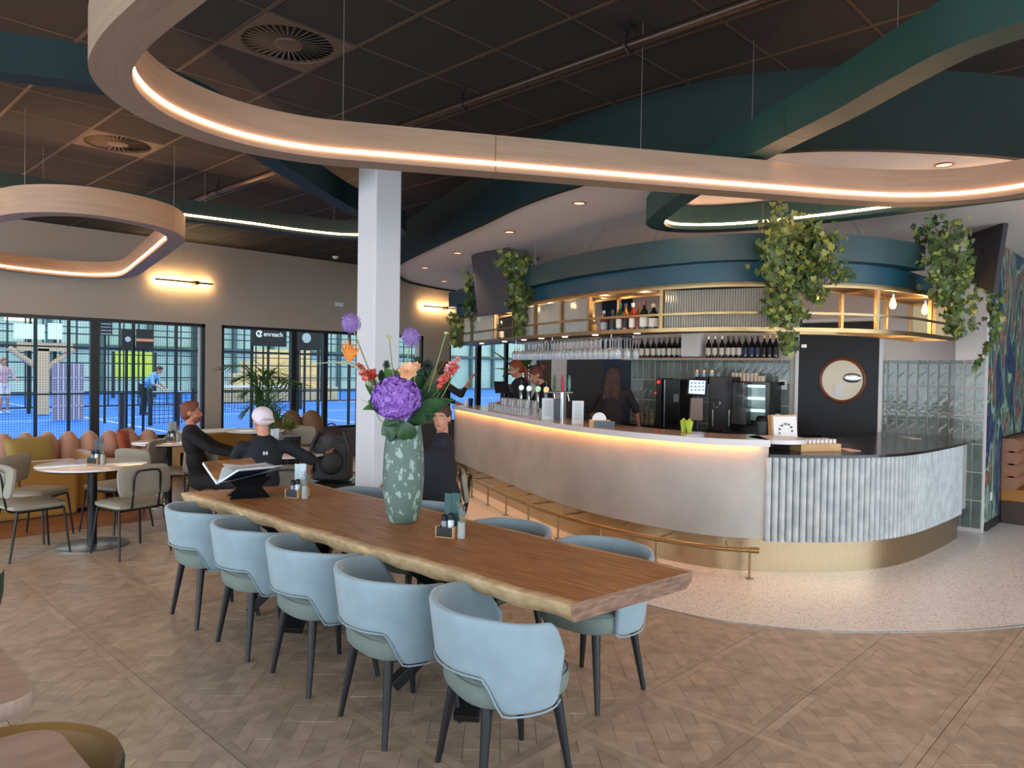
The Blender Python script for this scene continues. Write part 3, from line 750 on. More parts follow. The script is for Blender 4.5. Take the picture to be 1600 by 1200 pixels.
for a_, b_ in ((0, 1), (1, 2), (3, 4), (4, 5), (6, 6.9), (7, 8)):
    if b_ == 6.9: continue
    if (a_, b_) in ((3, 4),): pass
    pa, pb = PP[a_][0]+PP[a_][2]*.05, PP[b_][0]+PP[b_][2]*.05
    d = pb-pa; L = d.length; n = max(6, int(L/.022)); rz = math.atan2(d.y, d.x); m = MB()
    for k in range(n):
        c = pa+d*((k+.5)/n); m.cyl((c.x, c.y, 2.07), (c.x, c.y, 2.4), L/n*.52, n=6)
    m.build('ribbed_pane', M_rib, can)
# glazed bays that also sit beside the bottle bays
for a_, b_ in ((5, 6),):
    pa, pb = PP[a_][0]+PP[a_][2]*.05, PP[b_][0]+PP[b_][2]*.05; d = pb-pa; L = d.length; n = int(L/.022); m = MB()
    for k in range(n):
        c = pa+d*((k+.5)/n); m.cyl((c.x, c.y, 2.07), (c.x, c.y, 2.4), L/n*.52, n=6)
    m.build('ribbed_pane', M_rib, can)
# small lamps under the shelf and inside it
for k, s in enumerate((6, 11, 16, 21, 27, 33, 39)):
    q = SP_C[s]; nn = normals(SP_C)[s]; x, y = q.x+nn[0]*.12, q.y+nn[1]*.12
    MB().cyl((x, y, 2.034), (x, y, 2.029), .03, n=12).build('shelf_light', emat('shelf_light_glow', '#FFC89A', 9), can)
    l = bpy.data.lights.new('shelf_glow', 'POINT'); l.energy = 3.5; l.color = (1, .62, .32); l.shadow_soft_size = .03
    o = bpy.data.objects.new('shelf_glow', l); COL.objects.link(o); o.location = (q.x+nn[0]*.22, q.y+nn[1]*.22, 2.37)
for px in (907, 1010, 1190, 1350, 828):
    p, td = on_path(px, SP_C); n_ = Vector((-td.y, td.x, 0)); p = p+n_*.05
    MB().cyl((p.x, p.y, 2.85), (p.x, p.y, SOF), .002, n=5).build('suspension_wire', M_cable, can)
    MB().cyl((p.x, p.y, 2.85), (p.x+n_.x*.25, p.y+n_.y*.25, SOF), .002, n=5).build('suspension_wire', M_cable, can)
for px, py, s in ((1279, 466, 'behind the big ivy'), (1394, 470, 'in the middle of the open brass frame'), (1444, 484, 'at the right end of the brass frame')):
    pp, td = on_path(px, offs(SP_C, .16)); x, y = pp.x, pp.y
    b = thing('light_bulb', 'bare glowing filament bulb '+s, 'bulb', (x, y, 2.425))
    MB().cyl((0, 0, 0), (0, 0, -.055), .017, n=12).build('socket', M_steel, b, world=False)
    MB().lathe([(.001, -.15), (.02, -.145), (.028, -.12), (.025, -.095), (.014, -.06), (.013, -.05)], n=14, cap0=False).build('bulb_glass', emat('bulb_glow', '#FF9A3C', 12), b, world=False)
    l = bpy.data.lights.new('bulb_light', 'POINT'); l.energy = 6; l.color = (1, .55, .22); l.shadow_soft_size = .03
    o = bpy.data.objects.new('bulb_light', l); COL.objects.link(o); o.location = (x, y, 2.22)
# ------------------------------------------------------------------ bar counter
kj = min(range(len(SP_B)), key=lambda i: (SP_B[i]-Vector((5.93, 2.7, 0))).length)
bar = thing('bar_counter', 'long curved bar with pale plaster front, brass plinth and oak-look top', 'bar', (6.3, 4.5, 0))
M_panel = mat('bar_plaster', '#A09B95', .42, col2='#AEA9A2', scale=2.5, detail=6)
MB().sweep(SP_B[:kj+1], 0, .06, .28, 1.082).build('front_panel', M_panel, bar)
MB().sweep(SP_B, .012, .05, 0, .28).build('plinth', M_brassk, bar)
MB().sweep(SP_B[:kj+1], -.045, .5, 1.085, 1.12).build('worktop', mat('bar_top', '#B08F7B', .16, col2='#A3826F', scale=4, stretch=(1, 1, 1)), bar, bevel=.004)
MB().sweep(SP_B[:kj+1], -.049, -.043, 1.064, 1.1195).build('worktop_edge', mat('edge_white', '#CFC9CB', .3), bar)
MB().sweep(SP_B[:kj+1], .46, .5, .0, 1.08).build('back_panel', M_black, bar)
MB().sweep(SP_B[:kj], -.041, -.030, 1.078, 1.0845).build('led_strip', emat('bar_led', '#FFA548', 36), bar)
a, b = SP_B[0], SP_B[0]+Vector((*normals(SP_B)[0], 0))*.5
MB().box(((a.x+b.x)/2+.01, (a.y+b.y)/2+.02, .54), (.5, .04, 1.08), math.atan2(b.y-a.y, b.x-a.x)).build('end_panel', M_panel, bar, smooth=False)
e = SP_B[kj]
MB().lathe([(.001, 1.0849), (.24, 1.0849), (.24, 1.12), (.001, 1.12)], (e.x+.23, e.y+.03, 0), 28).build('worktop_end', mat('edge_white', ''), bar)
# fluted counter
fc = thing('fluted_counter', 'lower counter with pale vertical flutes and dark stone top', 'counter', (7.3, 2.2, 0))
fpts = resample(SP_B[kj:], .0585); M_flute = mat('flute_plaster', '#9DA3A4', .5, col2='#B4B8B8', scale=9, contrast=(.35, .65), coords='World', rand=.05)
prf = None
for p in fpts:
    m = MB().cyl((0, 0, .262), (0, 0, .972), .0275, n=12)
    if prf is None: prf = m.build('flute', M_flute, fc, world=False); o = prf
    else: o = prf.copy(); COL.objects.link(o)
    o.location = (p.x-fc.location.x, p.y-fc.location.y, 0)
MB().sweep(SP_B[kj:], .012, .05, .262, .972).build('backing', M_panel, fc)
edge = offs(SP_B[kj:], -.035)
poly = [(p.x, p.y) for p in edge] + [(XB-.03, 1.86), (XB-.03, 2.86), (8.6, 2.86), (7.4, 3.02), (6.45, 3.2), (6.3, 2.95)]
MB().prism([q for q in poly if q[0] < 9.1 or q[1] > 2.1 or True], .974, .998).build('stone_top', mat('dark_stone', '#241C1B', .18, col2='#2C2422', scale=30), fc, smooth=False)
MB().box((8.9, 1.96, .6), (.56, .06, .7)).build('end_panel', M_panel, fc, smooth=False)
tag(MB().box((6.42, 2.85, 1.04), (.02, .5, .085)).build('upstand', mat('upstand_dark', '#35302F', .4), fc, smooth=False), 'dark step up to the bar top')
# foot rail
rail = thing('foot_rail', 'brass foot rail on short posts along the bar base', 'rail', (5.8, 5, 0))
kr = min(range(len(SP_B)), key=lambda i: (SP_B[i]-Vector((5.80, 2.85, 0))).length)
rp = offs(SP_B[:kr+1], -.23); 
start = SP_B[0]; rp = [Vector((start.x+.1, start.y+.12, 0))]+rp
for r_ in rp: r_.z = .235
MB().tube(rp, .021, 10).build('rail_tube', M_brass, rail)
e0 = rp[-1]; e1 = e0+(rp[-1]-rp[-2]).normalized()*.07; MB().cyl(e0, e1, .026, n=12).build('end_cap', M_brass, rail)
stp = resample(rp, .62)
for p in [q_ for q_ in stp if (q_-rp[-1]).length > .3]+[rp[-1]]:
    MB().cyl((p.x, p.y, 0), (p.x, p.y, .235), .011, n=8).cyl((p.x, p.y, 0), (p.x, p.y, .006), .035, n=12).build('rail_post', M_brass, rail)
nB = normals(SP_B)
for p in stp:
    k = min(range(len(SP_B)), key=lambda i: (SP_B[i]-Vector((p.x, p.y, 0))).length); q = SP_B[k]
    MB().cyl((p.x, p.y, .235), (q.x+nB[k][0]*.01, q.y+nB[k][1]*.01, .235), .009, n=8).build('bracket', M_brass, rail)
# hanging screens seen from behind
def screen(lab, pts, th=.05):
    a, b, c, d = pts; cen = (a+b+c+d)/4
    n = (b-a).cross(d-a).normalized()
    m = MB(); m.v = [p+n*s for s in (0, th) for p in pts]
    for f in ((3,2,1,0), (4,5,6,7), (0,1,5,4), (1,2,6,5), (2,3,7,6), (3,0,4,7)): m.face(f)
    t = thing('hanging_screen', lab, 'screen', (cen.x, cen.y, min(p.z for p in pts)))
    m.build('casing', mat('screen_casing', '#343436', .5), t, smooth=False, bevel=.006)
    top = (a+b)/2; MB().cyl(top-Vector((0, 0, .06)), (top.x, top.y, SOF), .014, n=8).build('mount_pole', M_black, t)
    q = cen+n*(th+.012); MB().box(q, (.1, .1, .06)).build('mount_plate', M_black, t, smooth=False)
p0 = on_path(768, offs(SP_C, -.15))[0]; D = (p0-Vector((0, 0, 0))).dot(CW)
screen('dark back of a tilted hanging screen beside the left ivy plants', [atd(736, 399, D+.3), atd(791, 375, D-.25), atd(801, 487, D-.35), atd(746, 494, D+.2)])
screen('dark back of a tilted hanging screen above the tiled pillar at right', [atd(1515, 330, 7.7), atd(1568, 347, 7.0), atd(1551, 459, 6.85), atd(1506, 438, 7.5)])
# ------------------------------------------------------------------ upholstered chairs of the long table
M_velv = mat('velvet', '#8DA1AB', .75, sheen=.5, col2='#82959F', scale=9, contrast=(.3, .7), bump=.05)
M_sage = mat('sage_fabric', '#74807A', .85, col2='#6A766F', scale=150, bump=.15)
M_leg = mat('black_leg', '#14161A', .45)
def sm(a, b, t): t = max(0, min(1, (t-a)/(b-a))); return t*t*(3-2*t)
def make_chair():
    t = thing('dining_chair', '', 'chair')
    n, mrows = 44, 8; m = MB()
    def P(th, v, off):
        a = abs(math.degrees(th)); zt = .748-.02*sm(40, 95, a)-.15*sm(92, 122, a)**1.6
        zb = .512-.147*sm(42, 62, a)+.02*sm(112, 122, a)
        z = zb+(zt-zb)*v; k = .91+.19*((z-.37)/.38); rx, ry = .262*k+off, .285*k+off
        return Vector((-math.cos(th)*rx, math.sin(th)*ry, z))
    A = math.radians(120); ou = []
    for s, off in ((0, .017), (1, -.017)):
        for i in range(n+1):
            th = -A+2*A*i/n
            for j in range(mrows+1): m.v.append(P(th, j/mrows, off))
    st = (n+1)*(mrows+1); ix = lambda s, i, j: s*st+i*(mrows+1)+j
    for i in range(n):
        for j in range(mrows):
            m.face((ix(0, i, j), ix(0, i, j+1), ix(0, i+1, j+1), ix(0, i+1, j))); m.face((ix(1, i, j), ix(1, i+1, j), ix(1, i+1, j+1), ix(1, i, j+1)))
        m.face((ix(0, i, 0), ix(0, i+1, 0), ix(1, i+1, 0), ix(1, i, 0))); m.face((ix(0, i, mrows), ix(1, i, mrows), ix(1, i+1, mrows), ix(0, i+1, mrows)))
    for j in range(mrows):
        m.face((ix(0, 0, j), ix(1, 0, j), ix(1, 0, j+1), ix(0, 0, j+1))); m.face((ix(0, n, j), ix(0, n, j+1), ix(1, n, j+1), ix(1, n, j)))
    br_ = m.build('backrest', M_velv, t, world=False, sub=1)
    # piping that follows the lower edge of the shell and its rear opening
    MB().tube([P(-A+2*A*i/n, 0, .019) for i in range(n+1)], .004, 6).build('piping', M_velv, br_, world=False)
    s = MB(); N2 = 36; prof = [(.6, .375), (.95, .378), (1.0, .395), (1.02, .43), (1.0, .46), (.93, .476), (.6, .485), (.001, .488)]
    def rad(a):
        c, q = math.cos(a), math.sin(a); return (abs(c/.235)**2.9+abs(q/.235)**2.9)**(-1/2.9)
    for k, z in prof:
        for i in range(N2):
            a = 2*PI*i/N2; r = rad(a)*k; s.v.append(Vector((r*math.cos(a)+.015, r*math.sin(a), z)))
    for q in range(len(prof)-1):
        for i in range(N2): j = (i+1) % N2; s.face((q*N2+i, q*N2+j, (q+1)*N2+j, (q+1)*N2+i))
    s.face([i for i in reversed(range(N2))]); se_ = s.build('seat', M_sage, t, world=False)
    MB().tube([(rad(2*PI*i/48)*1.0*math.cos(2*PI*i/48)+.015, rad(2*PI*i/48)*1.0*math.sin(2*PI*i/48), .462) for i in range(48)], .004, 6, closed=True).build('seat_piping', M_sage, se_, world=False)
    for sx in (-1, 1):
        for sy in (-1, 1):
            MB().cyl((.155*sx+.01, .15*sy, .385), (.205*sx+.01, .205*sy, 0), .023, .0125, n=14).build('leg', M_leg, t, world=False)
    for sy in (-1, 1): MB().box((0.01, .14*sy, .37), (.3, .03, .03)).build('underframe', M_leg, t, world=False, smooth=False)
    return t
G = 'pale blue upholstered chairs around the long table'
chair0 = make_chair()
chairs = [(2.15, 2.10, -.30, 'pale blue-grey velvet chair nearest the camera, at the near left of the table'),
          (2.13, 2.77, -.10, 'pale blue-grey velvet chair, second from the camera on the left side'),
          (2.15, 3.46, -.05, 'pale blue-grey velvet chair in the middle of the left row of five'),
          (2.14, 4.11, -.03, 'pale blue-grey velvet chair, fourth from the camera on the left side'),
          (2.14, 4.80, -.02, 'pale blue-grey velvet chair farthest left, at the far end of the left row'),
          (3.06, 2.34, PI+.02, 'pale blue-grey chair with its seat showing, at near right of the table'),
          (3.04, 3.02, PI, 'pale blue-grey chair back seen behind the table between near chair and menu holder'),
          (3.05, 3.80, PI-.03, 'pale blue-grey chair back just right of the tall flower vase'),
          (3.08, 4.60, PI+.05, 'pale blue-grey chair back in front of the white column')]
for k, (x, y, rz, lab) in enumerate(chairs):
    if k == 0: chair0.location = (x, y, 0); chair0.rotation_euler = (0, 0, rz); tag(chair0, lab, 'chair', G)
    else: copy_tree(chair0, (x, y, 0), rz, lab, G)
# ------------------------------------------------------------------ long live-edge table
M_ttop = mat('suar_wood', '#8C5A35', .45, col2='#BC8655', scale=7, stretch=(9, .7, 1), detail=9, contrast=(.3, .7), spec=.35)
M_sap = mat('sapwood', '#D3B68E', .5, col2='#A98B63', scale=9, stretch=(1, 2, 5), contrast=(.3, .75), detail=6, bump=.5)
M_endg = mat('end_grain', '#8C6B55', .6, col2='#6B4C3C', scale=14, stretch=(1, 1, 5), detail=5, bump=.6)
TZ0, TZ1 = .685, .76
def wob(y, s): return .012*math.sin(y*3.1+s)+.008*math.sin(y*7.7+2*s)
tbl = thing('long_table', 'long live-edge wooden table with thick pale bark edge and black crossed legs', 'table', (2.6, 3.55, 0))
ny = 60; ys = [1.80+(5.30-1.80)*k/ny for k in range(ny+1)]; m = MB(); rows = []
for k, y in enumerate(ys):
    f = k/ny; xl = 2.215-.09*f+wob(y, 0)*.8; xr = 3.015+.05*f+wob(y, 2)*.8; yy0 = y; yy1 = y-.075-.16*f
    n1 = .012*math.sin(y*11)+.01*math.sin(y*23+1)
    rows.append([Vector((xl+.03+n1, yy0, TZ0)), Vector((xl+.01+n1*.5, yy0, TZ0+.03)), Vector((xl, yy0, TZ1-.006)), Vector((xl+.008, yy0, TZ1)), Vector((xl+.045+.5*n1, yy0, TZ1+.0002)),
                 Vector((xr-.04-.5*n1, yy1, TZ1+.0002)), Vector((xr-.008, yy1, TZ1)), Vector((xr, yy1, TZ1-.006)), Vector((xr-.01-n1*.5, yy1, TZ0+.03)), Vector((xr-.055-n1, yy1, TZ0))])
for r in rows: m.v += r
w_ = 10; mi = []
for k in range(ny):
    for j in range(w_):
        jj = (j+1) % w_; m.face((k*w_+j, (k+1)*w_+j, (k+1)*w_+jj, k*w_+jj)); mi.append(1 if j != 4 else 0)
m.face([j for j in range(w_)]); mi.append(2); m.face([ny*w_+j for j in reversed(range(w_))]); mi.append(2)
o = m.build('table_slab', [M_ttop, M_sap, M_endg], tbl)
for p_, i_ in zip(o.data.polygons, mi): p_.material_index = i_
def beam(a, b, w, h, name='leg', par=tbl, mt=M_black):
    a, b = Vector(a), Vector(b); d = (b-a).normalized(); x = d.cross(Vector((0, 0, 1)));
    if x.length < .01: x = Vector((1, 0, 0))
    x.normalize(); y = x.cross(d); M = Matrix((x, d, y)).transposed()
    return MB().box((a+b)/2, (w, (b-a).length, h), M=M).build(name, mt, par, smooth=False, bevel=.003)
for yc in (2.75, 4.35):
    beam((2.32, yc-.25, 0.03), (2.95, yc+.2, .68), .12, .05); beam((2.95, yc-.25, 0.03), (2.32, yc+.2, .68), .12, .05)
    beam((2.32, yc+.3, 0.03), (2.85, yc-.1, .68), .12, .05); beam((2.9, yc+.3, 0.03), (2.36, yc-.1, .68), .12, .05)
    MB().box((2.62, yc, .677), (.6, .5, .014)).build('mount_plate', M_black, tbl, smooth=False)
# ------------------------------------------------------------------ café chairs, round tables, sofas at left
M_cafe = mat('cafe_fabric', '#958F80', .85, col2='#8A8475', scale=90, bump=.12)
def pad(cx, cy, cz, w, h, th, M, seams):
    # rounded rectangular cushion in the local XZ plane of M, puffed and stitched
    m = MB(); nx, nz = 16, 10
    for s in (0, 1):
        for i in range(nx+1):
            for j in range(nz+1):
                u, v = 2*i/nx-1, 2*j/nz-1; q = (1-abs(u)**5)*(1-abs(v)**5); puff = (max(q, 0)**.5)
                if seams and (abs(u) < .07 or abs(v) < .1): puff *= .78
                # pull the corners in
                uu = u*(1-.09*abs(v)**4); vv = v*(1-.12*abs(u)**4)
                m.v.append(Vector((cx, cy, cz)) + M @ Vector((uu*w/2, (1 if s else -1)*(th/2)*(.35+.65*puff), vv*h/2)))
    st = (nx+1)*(nz+1); ix = lambda s, i, j: s*st+i*(nz+1)+j
    for i in range(nx):
        for j in range(nz):
            m.face((ix(0, i, j), ix(0, i+1, j), ix(0, i+1, j+1), ix(0, i, j+1))); m.face((ix(1, i, j), ix(1, i, j+1), ix(1, i+1, j+1), ix(1, i+1, j)))
        for j in (0, nz): a, b, c, d = ix(0, i, j), ix(0, i+1, j), ix(1, i+1, j), ix(1, i, j); m.face((a, d, c, b) if j == 0 else (a, b, c, d))
    for j in range(nz):
        for i in (0, nx): a, b, c, d = ix(0, i, j), ix(0, i, j+1), ix(1, i, j+1), ix(1, i, j); m.face((a, b, c, d) if i == 0 else (a, d, c, b))
    return m
def make_cafe():
    t = thing('cafe_chair', '', 'chair'); I = Matrix.Identity(3)   # faces +y
    pad(0, -.21, .66, .47, .27, .06, Matrix.Rotation(-.14, 3, 'X'), True).build('backrest', M_cafe, t, world=False)
    pad(0, .0, .445, .46, .45, .07, Matrix.Rotation(PI/2, 3, 'X'), False).build('seat', M_cafe, t, world=False)
    for s in (-1, 1):
        MB().cyl((.2*s, -.17, .41), (.235*s, -.24, 0), .011, .009, n=8).build('leg', M_black, t, world=False)
        MB().cyl((.19*s, .19, .41), (.225*s, .23, 0), .011, .009, n=8).build('leg', M_black, t, world=False)
    MB().tube(spline([(.12, .0, .405), (.125, -.17, .405), (.12, -.225, .45), (.12, -.257, .68), (.10, -.268, .74), (.06, -.272, .755), (-.06, -.272, .755), (-.10, -.268, .74), (-.12, -.257, .68), (-.12, -.225, .45), (-.125, -.17, .405), (-.12, 0, .405)], 4), .0095, 8).build('back_frame', M_black, t, world=False)
    MB().tube([(.2, -.17, .408), (-.2, -.17, .408), (-.19, .19, .408), (.19, .19, .408)], .009, 6, closed=True).build('seat_frame', M_black, t, world=False)
    return t
G2 = 'beige padded café chairs on black wire frames'
cafe0 = make_cafe()
cafes = [(2.33, 6.92, .2, 'padded chair seen from behind with black loop frame, right of the left round table'),
         (1.68, 7.42, -1.45, 'padded chair nearest the left edge, seat towards the round table'),
         (1.86, 8.05, PI+.76, 'padded chair behind the round table, back with stitched cross, at left edge'),
         (2.55, 7.98, 2.0, 'padded chair on the far right side of the left round table'),
         (3.38, 8.65, PI+.8, 'padded chair with stitched back just left of the bearded man'),
         (3.45, 7.72, -1.2, 'padded chair under the bearded man in black'),
         (5.45, 9.6, 2.2, 'padded chair behind the dark bag at the second window'),
         (3.35, 6.15, -.35, 'padded chair under the man in the white cap')]
for k, (x, y, rz, lab) in enumerate(cafes):
    if k == 0: cafe0.location = (x, y, 0); cafe0.rotation_euler = (0, 0, rz); tag(cafe0, lab, 'chair', G2)
    else: copy_tree(cafe0, (x, y, 0), rz, lab, G2)
M_ttw = mat('white_laminate', '#DDD5CF', .12)
def round_table(x, y, r, lab, z=.75, base=.3, g='white round café tables'):
    t = thing('round_table', lab, 'table', (x, y, 0), 0, g)
    MB().lathe([(r-.012, z-.022), (r, z-.018), (r, z-.003), (r-.004, z)], n=48).build('table_top', M_ttw, t, world=False)
    MB().lathe([(r-.03, z-.032), (r-.004, z-.0225)], n=48).build('edge_band', M_black, t, world=False)
    MB().cyl((0, 0, .014), (0, 0, z-.03), .04, n=20).build('pillar', M_black, t, world=False)
    MB().lathe([(base, 0), (base, .008), (base-.01, .014), (.05, .016)], n=40).build('base_plate', mat('plate_steel', '#8F979B', .3, metal=.8), t, world=False)
    return t
tl = (atz(52, 725, .75)+atz(227, 718, .75))/2
round_table(2.16, 7.40, .455, 'round white table with wooden condiment box at left')
round_table(3.95, 7.25, .52, 'round white table in front of the two men and the backpack')
round_table(3.45, 9.0, .4, 'round white table with tray just behind the bearded man')
round_table(5.0, 9.9, .4, 'far round white table beyond the white cap, by the window')
M_must = mat('mustard_velvet', '#946822', .8, sheen=.4, bump=.08, scale=60)
M_pinkc = mat('rose_velvet', '#A9806A', .8, sheen=.4, bump=.08, scale=40)
def cushion(lab, c, w, h, th, rz, m, tilt=-.2, seams=3, name='sofa_cushion', group=None):
    M = Matrix.Rotation(rz, 3, 'Z') @ Matrix.Rotation(tilt, 3, 'X')
    mb = MB(); nx, nz = 24, 10
    for s in (0, 1):
        for i in range(nx+1):
            for j in range(nz+1):
                u, v = 2*i/nx-1, 2*j/nz-1; q = max(0, (1-abs(u)**4)*(1-abs(v)**4))**.5
                if seams: q *= .8+.2*abs(math.sin(PI*(u+1)/2*seams))
                mb.v.append(Vector(c) + M @ Vector((u*w/2, (1 if s else -1)*(th/2)*(.15+.85*q), v*h/2)))
    st = (nx+1)*(nz+1); ix = lambda s, i, j: s*st+i*(nz+1)+j
    for i in range(nx):
        for j in range(nz):
            mb.face((ix(0, i, j), ix(0, i+1, j), ix(0, i+1, j+1), ix(0, i, j+1))); mb.face((ix(1, i, j), ix(1, i, j+1), ix(1, i+1, j+1), ix(1, i+1, j)))
        for j in (0, nz): a, b, cc, d = ix(0, i, j), ix(0, i+1, j), ix(1, i+1, j), ix(1, i, j); mb.face((a, d, cc, b))
    for j in range(nz):
        for i in (0, nx): a, b, cc, d = ix(0, i, j), ix(0, i, j+1), ix(1, i, j+1), ix(1, i, j); mb.face((a, b, cc, d))
    o = mb.build(name, m, origin=tuple(c)); tag(o, lab, 'cushion', group); return o
sf = thing('sofa', 'low mustard sofa with rose channelled back by the left window', 'sofa', (1.9, 9.7, 0))
MB().box((1.7, 9.55, .24), (2.2, .8, .40)).build('seat_base', M_must, sf, bevel=.03, smooth=False)
MB().box((1.6, 9.12, .31), (1.8, .14, .60)).build('front_panel', M_must, sf, bevel=.03, smooth=False)
MB().box((2.72, 9.55, .33), (.16, .9, .62)).build('armrest', M_must, sf, bevel=.03, smooth=False)
for k in range(14):
    m = MB(); c = Vector((.75+.21*k, 10.38-.05*k, .60)); m.ell(c, (.125, .17, .25), n=14, m=10); m.build('back_roll', M_pinkc, sf)
MB().box((2.1, 10.25, .3), (3.2, .3, .56)).build('back_base', M_must, sf, bevel=.04, smooth=False)
cushion('olive gold square cushion on the mustard sofa', (2.18, 9.6, .62), .5, .42, .16, .25, mat('olive_gold', '#8F7B3C', .8, sheen=.4), -.3, 0)
cushion('rust red cushion standing at the right end of the sofa', (3.25, 9.75, .66), .42, .42, .13, .9, mat('rust_velvet', '#9A4A2C', .8, sheen=.3), -.25, 0)
cushion('rounded rose cushion at left end of the sofa back', (1.5, 10.2, .78), .55, .35, .2, .1, mat('peach_velvet', '#C49A82', .8, sheen=.3), -.2, 4)
s2 = thing('sofa', 'small mustard sofa beyond the white cap under the second window', 'sofa', (5.0, 11.1, 0))
MB().box((4.9, 11.1, .33), (1.1, .7, .66)).build('back_panel', M_must, s2, bevel=.04, smooth=False)
MB().box((4.9, 10.7, .22), (1.1, .5, .40)).build('seat_base', M_must, s2, bevel=.04, smooth=False)
for k in range(3): MB().ell(Vector((5.75+.3*k, 10.9-.12*k, .66)), (.2, .2, .3), n=14, m=10).build('back_roll', mat('tan_velvet', '#7E6147', .8), s2)
MB().box((6.0, 10.8, .3), (1.2, .5, .5)).build('back_base', mat('tan_velvet', ''), s2, bevel=.04, smooth=False)
# bench with rolled tan back by the mural
bn = thing('wall_bench', 'tan leather channelled bench by the mural at right edge', 'bench', (10.2, 1.4, 0))
for k in range(4): MB().cyl((9.93, 1.66, .47+.142*k), (11.6, 1.66, .47+.142*k), .082, n=16).build('back_roll', mat('tan_leather', '#96664C', .5, bump=.2, scale=12), bn)
MB().box((10.78, 1.765, .5), (1.7, .02, .98)).build('back_board', M_dark, bn, smooth=False); MB().box((10.78, 1.71, .68), (1.69, .1, .58)).build('back_pad', mat('tan_leather', '#96664C', .5, bump=.2, scale=12), bn, smooth=False)
MB().box((10.79, 1.6, .33), (1.7, .32, .14)).build('seat_band', mat('amber_leather', '#A06A2A', .5), bn, smooth=False, bevel=.01)
MB().box((10.79, 1.6, .13), (1.68, .3, .26)).build('plinth', mat('dark_ribbed_wood', '#3E2C26', .5), bn, smooth=False)
# near left corner: green shell chairs and stone tables
M_green = mat('green_shell', '#27402C', .35, metal=.3); M_gold = mat('gold_leather', '#8F6A3A', .45)
def shell_chair(x, y, lab):
    t = thing('shell_chair', lab, 'chair', (x, y, 0), 0, 'green shell chairs at the lower left edge')
    MB().lathe([(.12, .40), (.2, .42), (.26, .5), (.285, .62), (.288, .71), (.283, .722)], n=48, cap1=False).build('outer_shell', M_green, t, world=False)
    MB().lathe([(.001, .45), (.17, .46), (.225, .52), (.25, .62), (.265, .71), (.283, .722)], n=48, cap1=False, cap0=False).build('inner_lining', M_gold, t, world=False)
    MB().cyl((0, 0, 0.02), (0, 0, .41), .03, n=16).build('pedestal', M_black, t, world=False)
    MB().lathe([(.22, 0), (.22, .012), (.03, .02)], n=32).build('base_plate', M_black, t, world=False)
shell_chair(.36, 2.0, 'green shell chair with gold lining at bottom left corner')
shell_chair(.52, 4.05, 'green shell chair barely showing at the left edge')
M_stone = mat('pale_oak_top', '#B59A8A', .4, col2='#A88B7A', scale=6, stretch=(1, 6, 1))
def corner_table(cx, cy, w, d, lab, z1=.75, th=.05):
    t = thing('square_table', lab, 'table', (cx, cy, 0), 0, 'pale topped tables at lower left')
    po = []; r = .09
    for sx, sy, a0 in ((1, 1, 0), (-1, 1, PI/2), (-1, -1, PI), (1, -1, 1.5*PI)):
        for k in range(7):
            a = a0+PI/2*k/6; po.append((cx+sx*(w/2-r)+r*math.cos(a), cy+sy*(d/2-r)+r*math.sin(a)))
    MB().prism(po, z1-th, z1).build('table_top', M_stone, t, smooth=False)
    MB().cyl((cx, cy, 0.02), (cx, cy, z1-th), .04, n=16).build('pillar', M_black, t)
    MB().lathe([(.25, 0), (.25, .012), (.04, .02)], (cx, cy, 0), 32).build('base_plate', M_black, t)
corner_table(.2, 2.72, .72, .74, 'thick pale topped table cut by the left edge', .75)
corner_table(.17, 1.72, .7, .72, 'pale topped table in the bottom left corner', .775, .03)
# ------------------------------------------------------------------ vase with flowers on the long table
M_vase = mat('vase_patina', '#56695F', .6, col2='#8FA69A', scale=34, stretch=(1, 1, .6), detail=4, contrast=(.56, .6), bump=.3)
VX, VY = atz(628, 818, TZ1).x+.03, atz(628, 818, TZ1).y+.03
vz = thing('flower_vase', 'tall mottled sage green vase on the long table', 'vase', (VX, VY, TZ1))
MB().lathe([(.001, 0), (.06, 0), (.075, .012), (.092, .07), (.103, .15), (.108, .25), (.104, .36), (.094, .45), (.087, .50), (.08, .50), (.085, .44), (.09, .3), (.085, .1), (.001, .06)], n=40, cap0=False, cap1=False).build('body', M_vase, vz, world=False); vz.scale = (1.13, 1.13, 1.16)
DV = Vector((VX, VY, 1)).dot(CW); VT = Vector((VX, VY, TZ1+.55))
def vp(px, py, dd=0): return atd(px, py, (Vector((VX, VY, H))).dot(CW)+dd)
M_stem = mat('stem_green', '#7A8C4A', .6); M_leafd = mat('leaf_dark', '#24402A', .5, col2='#31552F', scale=12); M_leafm = mat('leaf_mid', '#3F6A33', .5)
rf = random.Random(11)
def stem(par, top, r=.004, bend=0.03, base=None, m=None):
    b = base or VT+Vector((rf.uniform(-.04, .04), rf.uniform(-.04, .04), -.25)); mid = (b+top)/2+Vector((rf.uniform(-bend, bend), rf.uniform(-bend, bend), .04))
    return MB().tube(spline([b, VT+(mid-VT)*.3+Vector((0, 0, -.02)), mid, top], 5), r, 6).build('stem', m or M_stem, par)
